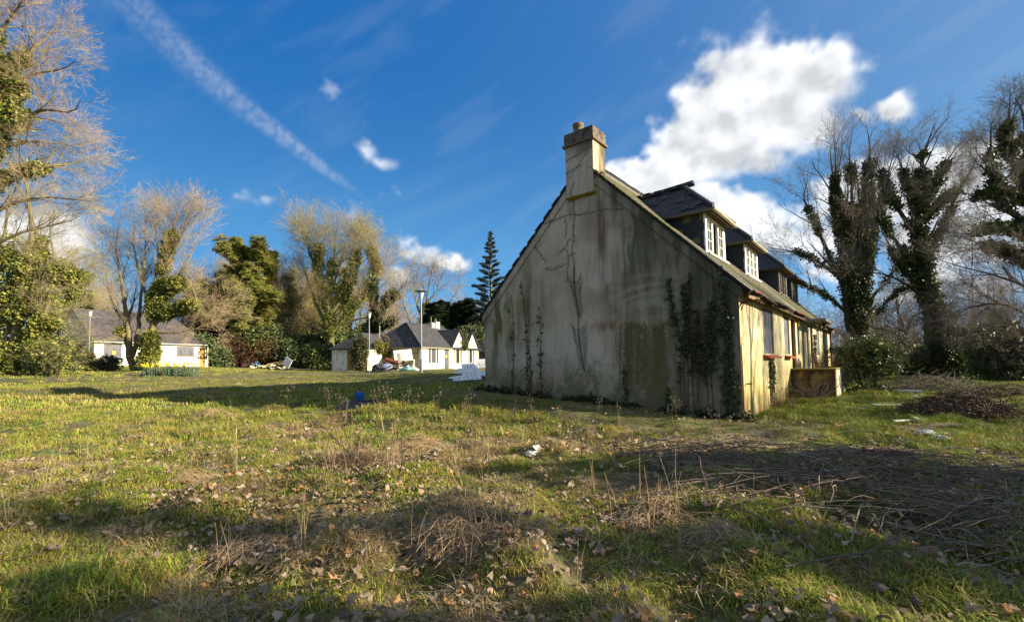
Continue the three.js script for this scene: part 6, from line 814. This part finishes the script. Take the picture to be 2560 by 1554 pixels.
{
  const q = rngOf(1000), GR = [tuftGeo(1, 24, .06, .07, .7, .0026), tuftGeo(2, 20, .085, .08, 1.0, .0026), tuftGeo(3, 18, .15, .07, 1.0, .003), tuftGeo(4, 20, .14, .1, .9, .0022, .7), tuftGeo(5, 14, .18, .09, .9, .0022, .4)], lists = GR.map(() => []), FARG = [tuftGeo(11, 16, .10, .16, .8, .008), tuftGeo(12, 14, .15, .16, .9, .007, .5)], far = FARG.map(() => []);
  const GREEN = [[.19, .25, .03], [.26, .30, .042], [.12, .175, .024], [.32, .31, .055]], OLIVE = [[.38, .31, .07], [.30, .24, .065], [.43, .34, .095]], STRAW = [[.42, .31, .16], [.34, .24, .12], [.50, .38, .21], [.27, .19, .10]];
  const plant = (n, r0, r1, isFar) => {
    for (let k = 0; k < n; k++) {
      const r = Math.sqrt(lerp(r0 * r0, r1 * r1, q())), a = (q() * 2 - 1) * 0.93, x = Math.sin(a) * r, z = -Math.cos(a) * r, hd = houseDist(x, z); if (hd < 0.05) continue;
      const [u, v] = huv(x, z); if (u > 7.05 && u < 8.2 && v > 5.6 && v < 8.7) continue;
      const e = field(x, z), cl = fbm(x * 2.6, z * 2.6 + 5, 0, 2), fine = fbm(x * 4.2 + 30, z * 4.2, 0, 2); if (q() < e.b * 0.62 + e.k * 0.42 + e.l * .3 || q() > 0.35 + 1.2 * cl) continue;
      const straw = q() < e.s * 0.85 * sstep(.36, .62, fine) + 0.02, y = gy(x, z), olive = q() < 0.32 + e.s * 0.4 - e.right * 0.14, c = tint(q, straw ? STRAW : olive ? OLIVE : GREEN, 0.5); if (e.b > .4 && !straw) c.lerp(C(.13, .13, .04), .5);
      const s = (0.6 + 0.65 * q()) * Math.min(1.2, 1 + 2.4 * (cl - 0.46)) * (e.b > 0.4 ? .7 : 1), m = new THREE.Matrix4().compose(V3(x, y, z), new THREE.Quaternion().setFromEuler(new THREE.Euler((q() - .5) * .3, q() * 6.28, (q() - .5) * .3)), V3(s, s * (.8 + .4 * q()), s));
      if (isFar) far[straw ? 1 : 0].push({ m, c }); else lists[straw ? (q() < .65 ? 3 : 4) : e.lush > .6 && q() < .3 ? 2 : q() < .5 ? 0 : 1].push({ m, c });
    }
  };
  plant(46000, 1.6, 7.5, false); plant(52000, 7.5, 15, false); plant(46000, 15, 30, true); plant(26000, 30, 58, true);
  const g = thing('grass', 'rough winter grass with straw-coloured patches', null); g.userData.kind = 'stuff';
  const gm = new THREE.MeshPhysicalMaterial({ color: 0xffffff, roughness: 0.8, specularIntensity: 0.25, side: THREE.DoubleSide, transmission: 0.25, thickness: 0 });
  GR.forEach((b, i) => copies(i < 3 ? 'grass_tufts' : 'straw_tufts', b, gm, lists[i], g)); FARG.forEach((b, i) => copies(i ? 'straw_tufts' : 'grass_tufts', b, gm, far[i], g));
  // fallen leaves
  const lf = (s) => { const r = rngOf(s), b = new Buf(), n = 9, c = V3(0, .012, 0), ring = []; for (let k = 0; k < n; k++) { const a = k / n * 6.28, rr = (.045 + .02 * Math.cos(a)) * (.75 + .5 * (k % 2)) * (.8 + .4 * r()); ring.push(V3(Math.cos(a) * rr, (r() - .2) * .06, Math.sin(a) * rr)); } for (let k = 0; k < n; k++) b.tri(c, ring[k], ring[(k + 1) % n]); return b.geo; };
  const LF = [lf(1), lf(2), lf(3)], ll = LF.map(() => []);
  for (let k = 0; k < 21000; k++) { const r = 1.8 + 9 * Math.pow(q(), .8), a = (q() * 2 - 1) * .93, x = Math.sin(a) * r, z = -Math.cos(a) * r, e = field(x, z); if (q() > .10 + e.l * .5 + e.k * .45) continue; ll[k % 3].push({ m: new THREE.Matrix4().compose(V3(x, gy(x, z) + .05 + .04 * q(), z), new THREE.Quaternion().setFromEuler(new THREE.Euler((q() - .5) * 1.4, q() * 6.28, (q() - .5) * 1.4)), V3(1, 1, 1).multiplyScalar(.36 + .6 * q() * q() + .1 * q())), c: tint(q, [[.32, .235, .16], [.24, .17, .11], [.38, .29, .20], [.34, .18, .07], [.17, .125, .09], [.28, .2, .12]], .5) }); }
  const fl = thing('fallen_leaves', 'curled brown fallen leaves scattered in the grass', null); fl.userData.kind = 'stuff'; LF.forEach((b, i) => copies('leaf', b, LEAFDULL, ll[i], fl));
  // tall dry stalks
  const stalk = (s) => { const r = rngOf(s), b = new Buf(); for (let k = 0; k < 3; k++) { const h = .25 + .35 * r(), dx = (r() - .5) * .2, dz = (r() - .5) * .2, x = (r() - .5) * .08; b.tube([V3(x, 0, 0), V3(x + dx * .4, h * .6, dz * .4), V3(x + dx, h, dz)], [.0022, .0018, .001], 3); if (r() < .6) b.tube([V3(x + dx * .9, h * .93, dz * .9), V3(x + dx * 1.1, h * 1.08, dz * 1.1)], [.004, .0015], 4); } return b.geo; };
  const ST = [stalk(1), stalk(2), stalk(3)], sl = ST.map(() => []); for (let k = 0; k < 480; k++) { const r = 2.6 + 12 * q(), a = (q() * 2 - 1) * .93, x = Math.sin(a) * r, z = -Math.cos(a) * r, e = field(x, z); if (houseDist(x, z) < .4 || q() > .06 + spot(strawSpots, x, z) * .8) continue; sl[k % 3].push({ m: new THREE.Matrix4().compose(V3(x, gy(x, z), z), new THREE.Quaternion().setFromEuler(new THREE.Euler((q() - .5) * .5, q() * 6.28, (q() - .5) * .5)), V3(1, 1, 1).multiplyScalar(.7 + .6 * q())), c: tint(q, STRAW, .4) }); }
  const sk = thing('dry_stalks', 'thin dry grass stalks standing above the grass', null); sk.userData.kind = 'stuff'; ST.forEach((b, i) => copies('stalk', b, mat(0xffffff, .8), sl[i], sk));
  // cut brambles and twig litter of the right foreground
  const b = new Buf(), b2 = new Buf();
  for (let k = 0; k < 1100; k++) {
    const s = darkSpots[Math.floor(q() * darkSpots.length)], x = s[0] + (q() + q() - 1) * s[2] * 1.2, z = s[1] + (q() + q() - 1) * s[2] * .85, az = q() * 3.14, l = .15 + .75 * q() * q(), dx = Math.cos(az), dz = Math.sin(az) * .8, y = gy(x, z) + .03 + .26 * q() * q(), tl = (q() - .5) * .55, arch = q() * .35, pts = [];
    for (let i = 0; i < 5; i++) { const f = i / 4 - .5, X = x + dx * l * f * 2 + (q() - .5) * .04, Z = z + dz * l * f * 2 + (q() - .5) * .04; pts.push(V3(X, Math.max(gy(X, Z) + .01, y + tl * f * l + arch * (.25 - f * f)), Z)); }
    const r = .0026 + .0075 * q() * q() * q(); (q() < .3 ? b2 : b).tube(pts, [r, r, r * .9, r * .8, r * .5], 4);
  }
  for (let k = 0; k < 700; k++) { const r = 2.2 + 7 * q(), a = (q() * 2 - 1) * .9, x = Math.sin(a) * r, z = -Math.cos(a) * r, az = q() * 6.28, l = .1 + .3 * q(), y = gy(x, z) + .03, d = V3(Math.cos(az) * l, (q() - .3) * .12, Math.sin(az) * l); if (houseDist(x, z) < .1) continue; (q() < .5 ? b2 : b).tube([V3(x, y, z), V3(x, y + .01, z).addScaledVector(d, .5), V3(x, y, z).add(d)], [.003, .0028, .0015], 3); }
  tag(part('bramble_litter', b.geo, bark(.19, .13, .095), scene), 'dark litter of cut brambles and twigs in the right foreground', null, null, 'stuff'); tag(part('twig_litter', b2.geo, B.pale, scene), 'pale dry twigs among the brambles and grass', null, null, 'stuff');
  // single canes that catch the light
  [[1660, 1135, 1580, 1190, 'pale dry cane lying slantwise at the upper edge of the bramble litter'], [1890, 1395, 2420, 1330, 'long cane lying across the lower right foreground'], [2300, 1385, 2464, 1430, 'pale cane at the lower right corner of the picture'], [1590, 1205, 1780, 1165, 'straw-coloured cane along the left end of the bramble litter'], [2140, 1340, 2090, 1250, 'short pale cane pointing to the camera in the bramble litter'], [2050, 1330, 2080, 1240, 'second short cane pointing to the camera, left of the first']].forEach(([x0, y0, x1, y1, lab], i) => { const A = ground(x0, y0), Z = ground(x1, y1), pts = []; for (let k = 0; k <= 6; k++) { const p = A.clone().lerp(Z, k / 6); p.y = Math.max(p.y, gy(p.x, p.z)) + .07 + .05 * Math.sin(k / 6 * 3.1) + .02 * (q() - .5); pts.push(p.sub(A)); } const t = thing('bramble_cane', lab, 'cane', A); part('stem', new Buf().tube(pts, pts.map((_, k) => .0075 - .0006 * k), 6).geo, i === 1 ? B.grey : B.pale, t); part('side_shoot', new Buf().tube([pts[3], pts[3].clone().add(V3(.1, .07, .05)), pts[3].clone().add(V3(.17, .1, .12))], [.004, .003, .0015], 4).geo, B.pale, t); });
  // straw tussocks
  [[1105, 1300, .36, .34, 900, 'big straw-brown grass tussock in the centre foreground', 0], [870, 1120, .42, .26, 700, 'brown tussock of dead grass and bramble left of centre', 1], [480, 1165, .3, .2, 420, 'pale tuft of dead grass in the left foreground', 0], [1010, 1075, .5, .2, 700, 'wide straw patch right of the brown tussock', 0], [600, 1340, .28, .22, 420, 'flattened straw clump left of the big tussock', 0], [1560, 1265, .3, .28, 380, 'dry grass tussock by the left end of the bramble litter', 0], [500, 1010, .5, .22, 420, 'straw clump in the middle of the lit meadow at left', 0], [1720, 1310, .26, .24, 300, 'small dead-grass tussock in front of the bramble litter', 0]].forEach(([px, py, r, h, n, lab, br], i) => {
    const p = ground(px, py), t = thing('grass_tussock', lab, 'tussock', p), bb = new Buf(), bw = new Buf(), r2 = rngOf(1100 + i);
    for (let k = 0; k < n * 1.2; k++) { const a = r2() * 6.28, f = Math.sqrt(r2()), x = Math.cos(a) * r * f * 1.15, z = Math.sin(a) * r * f * .9, top = h * .75 * (1 - f * f) * (.4 + 1.1 * fbm(x * 7 + i, z * 7, 0, 2)), y = gy(p.x + x, p.z + z) - p.y + top * r2(), l = .12 + .26 * r2(), az = r2() * 6.28, ev = (r2() < .7 ? .25 : .9) * (r2() - .15), d = V3(Math.cos(az), ev, Math.sin(az)).normalize(), o = V3(x, y, z).addScaledVector(d, -l / 2), e = V3(x, y - .03 - .05 * r2(), z).addScaledVector(d, l / 2), m = V3(x, y + .05 * r2(), z), gm = (v) => { v.y = Math.max(v.y, gy(p.x + v.x, p.z + v.z) - p.y + .005); return v; }; (k % 4 === 0 || br && k % 2 ? bw : bb).tube([gm(o), gm(m), gm(e)], [.0024, .0022, .0012], 3); }
    for (let k = 0; k < (br ? 70 : i === 0 ? 40 : 14); k++) { const a = r2() * 6.28, f = Math.sqrt(r2()), x = Math.cos(a) * r * f * 1.2, z = Math.sin(a) * r * f, y = gy(p.x + x, p.z + z) - p.y, hh = .2 + .32 * r2(), dx = (r2() - .5) * .3, dz = (r2() - .5) * .2; (r2() < .5 ? bb : bw).tube([V3(x, y, z), V3(x + dx * .35, y + hh * .55, z + dz * .35), V3(x + dx, y + hh, z + dz)], [.003, .0024, .0012], 3); }
    part('straw', bb.geo, strawMat, t); part('stems', bw.geo, br ? B.brownTwig : B.pale, t);
  });
  // dry flower stalks along the edge of the house shadow
  const weed = (label, p, seed, s) => { const r = rngOf(seed), b = new Buf(), h = new Buf(), t = thing('dry_weed', label, 'weed', p); for (let k = 0; k < 3; k++) { let d = V3((r() - .5) * .5, 1, (r() - .5) * .5).normalize(), pt = [V3(0, -.03, 0)], l = .25 + .3 * r(); for (let i = 1; i <= 4; i++) { d.x += (r() - .5) * .15; pt.push(pt[i - 1].clone().addScaledVector(d, l / 4)); } b.tube(pt, [.004, .0036, .003, .0025, .0018], 4); for (let i = 0; i < 5; i++) { const o = pt[2 + Math.floor(r() * 3)], e = o.clone().add(V3((r() - .5) * .14, .05 + .08 * r(), (r() - .5) * .14)); b.tube([o, e], [.002, .0014], 3); h.tube([e, e.clone().add(V3(0, .012, 0)), e.clone().add(V3(0, .024, 0))], [.003, .008, .003], 4); } } part('stems', b.geo, B.brownTwig, t); part('seed_heads', h.geo, B.pale, t).userData.kind = 'stuff'; t.scale.setScalar(s); return t; };
  const W1 = weed('dry brown flower stalk at the edge of the house shadow', ground(690, 985), 1201, 1.3); W1.userData.group = 'dry weeds along the edge of the house shadow';
  for (const [px, py, s] of [[790, 990, 1.2], [820, 1000, 1], [905, 992, 1.2], [935, 1000, 1.3], [975, 1003, 1.2], [1005, 998, 1], [1050, 1002, 1.1], [1130, 1012, 1.2], [1280, 1006, .9], [1320, 985, 1.3], [1440, 1012, .9], [1615, 1018, .9], [1630, 1010, 1], [720, 980, 1.1], [655, 975, 1.1], [1725, 1062, 1.2]]) { const c = W1.clone(); c.name = numbered('dry_weed'); c.position.copy(ground(px, py)); c.rotation.y = px; c.scale.setScalar(s); scene.add(c); }
  // bare saplings in the middle foreground
  [[880, 1130, 735, 985, 'thin dark leaning sapling stem left of the brown tussock'], [958, 1160, 965, 1060, 'short bare forked sapling right of the brown tussock']].forEach(([x0, y0, x1, y1, lab], i) => { const A = ground(x0, y0), d = -A.z, E = at(x1, y1, d), pts = curve([A, A.clone().lerp(E, .5).add(V3(.03, -.02, .02)), E], 7).map((p) => p.sub(A)), t = thing('sapling', lab, 'sapling', A), b = new Buf(); b.tube(pts, pts.map((_, k) => .011 - .001 * k), 5); part('stem', b.geo, B.dark, t); const s = new Buf(); for (const k of [3, 5]) s.tube([pts[k], pts[k].clone().add(V3(-.1 + .16 * i, .06, .03)), pts[k].clone().add(V3(-.2 + .2 * i, .16, .05))], [.006, .005, .002], 4); part('twigs', s.geo, B.dark, t); });
}

// ---------------------------------------------------------------- trees outside the picture whose shadows fall into it
{
  const on = (x, z) => V3(x, gy(x, z), z), o = { ...RT, limbs: 9, limbKids: 5, spread: .32, max: 1, trunkH: .75, spray: 1.2, t0: .3, ivy: [.15, .9, .45, 60], ivyL: [.6, .7, .5, 45], leafSize: 1.5 };
  freeTree('bare_tree', 'tree standing right of the picture near the hedge, shading the front wall', 'tree', null, on(14.6, -7.3), 950, 9, { ...o, ivyL: null, ivy: null, limbs: 7, limbKids: 4, kids: 2, r: .15, t0: .12, leanX: .25, el0: .7, up0: .05 }); freeTree('bare_tree', 'taller tree right of the picture beyond the first, shading the front wall', 'tree', null, on(26, -7.2), 955, 11, { ...o, ivyL: null, ivy: [.1, .6, .3, 40] }); freeTree('bare_tree', 'second tree right of the picture, further along the front wall', 'tree', null, on(33, -11), 951, 13, { ...o, ivyL: null });
  freeTree('ivy_clad_tree', 'slim ivy-clad tree just right of the camera, shading the foreground', 'tree', null, on(16.4, .1), 952, 12, { ...o, limbs: 4, limbKids: 2, kids: 1, spread: .14, ivy: [.1, .85, .22, 60], ivyL: null, t0: .6 }); freeTree('ivy_clad_tree', 'small ivy-clad tree behind the camera to the right', 'tree', null, on(15, 1.3), 953, 8.5, { ...o, limbs: 6, limbKids: 2, kids: 1, spread: .2, t0: .5, ivy: [.45, .95, .5, 90], ivyL: [.5, .9, .4, 60] });
  bush('holly_bush', 'large dark holly beside the camera to the right', 'bush', null, on(13.2, -2.2), 1.5, 3.6, 1.2, 1100, { tones: IVYDARK, size: 1.8, seed: 954, thr: .33 });
}

renderer.render(scene, camera);
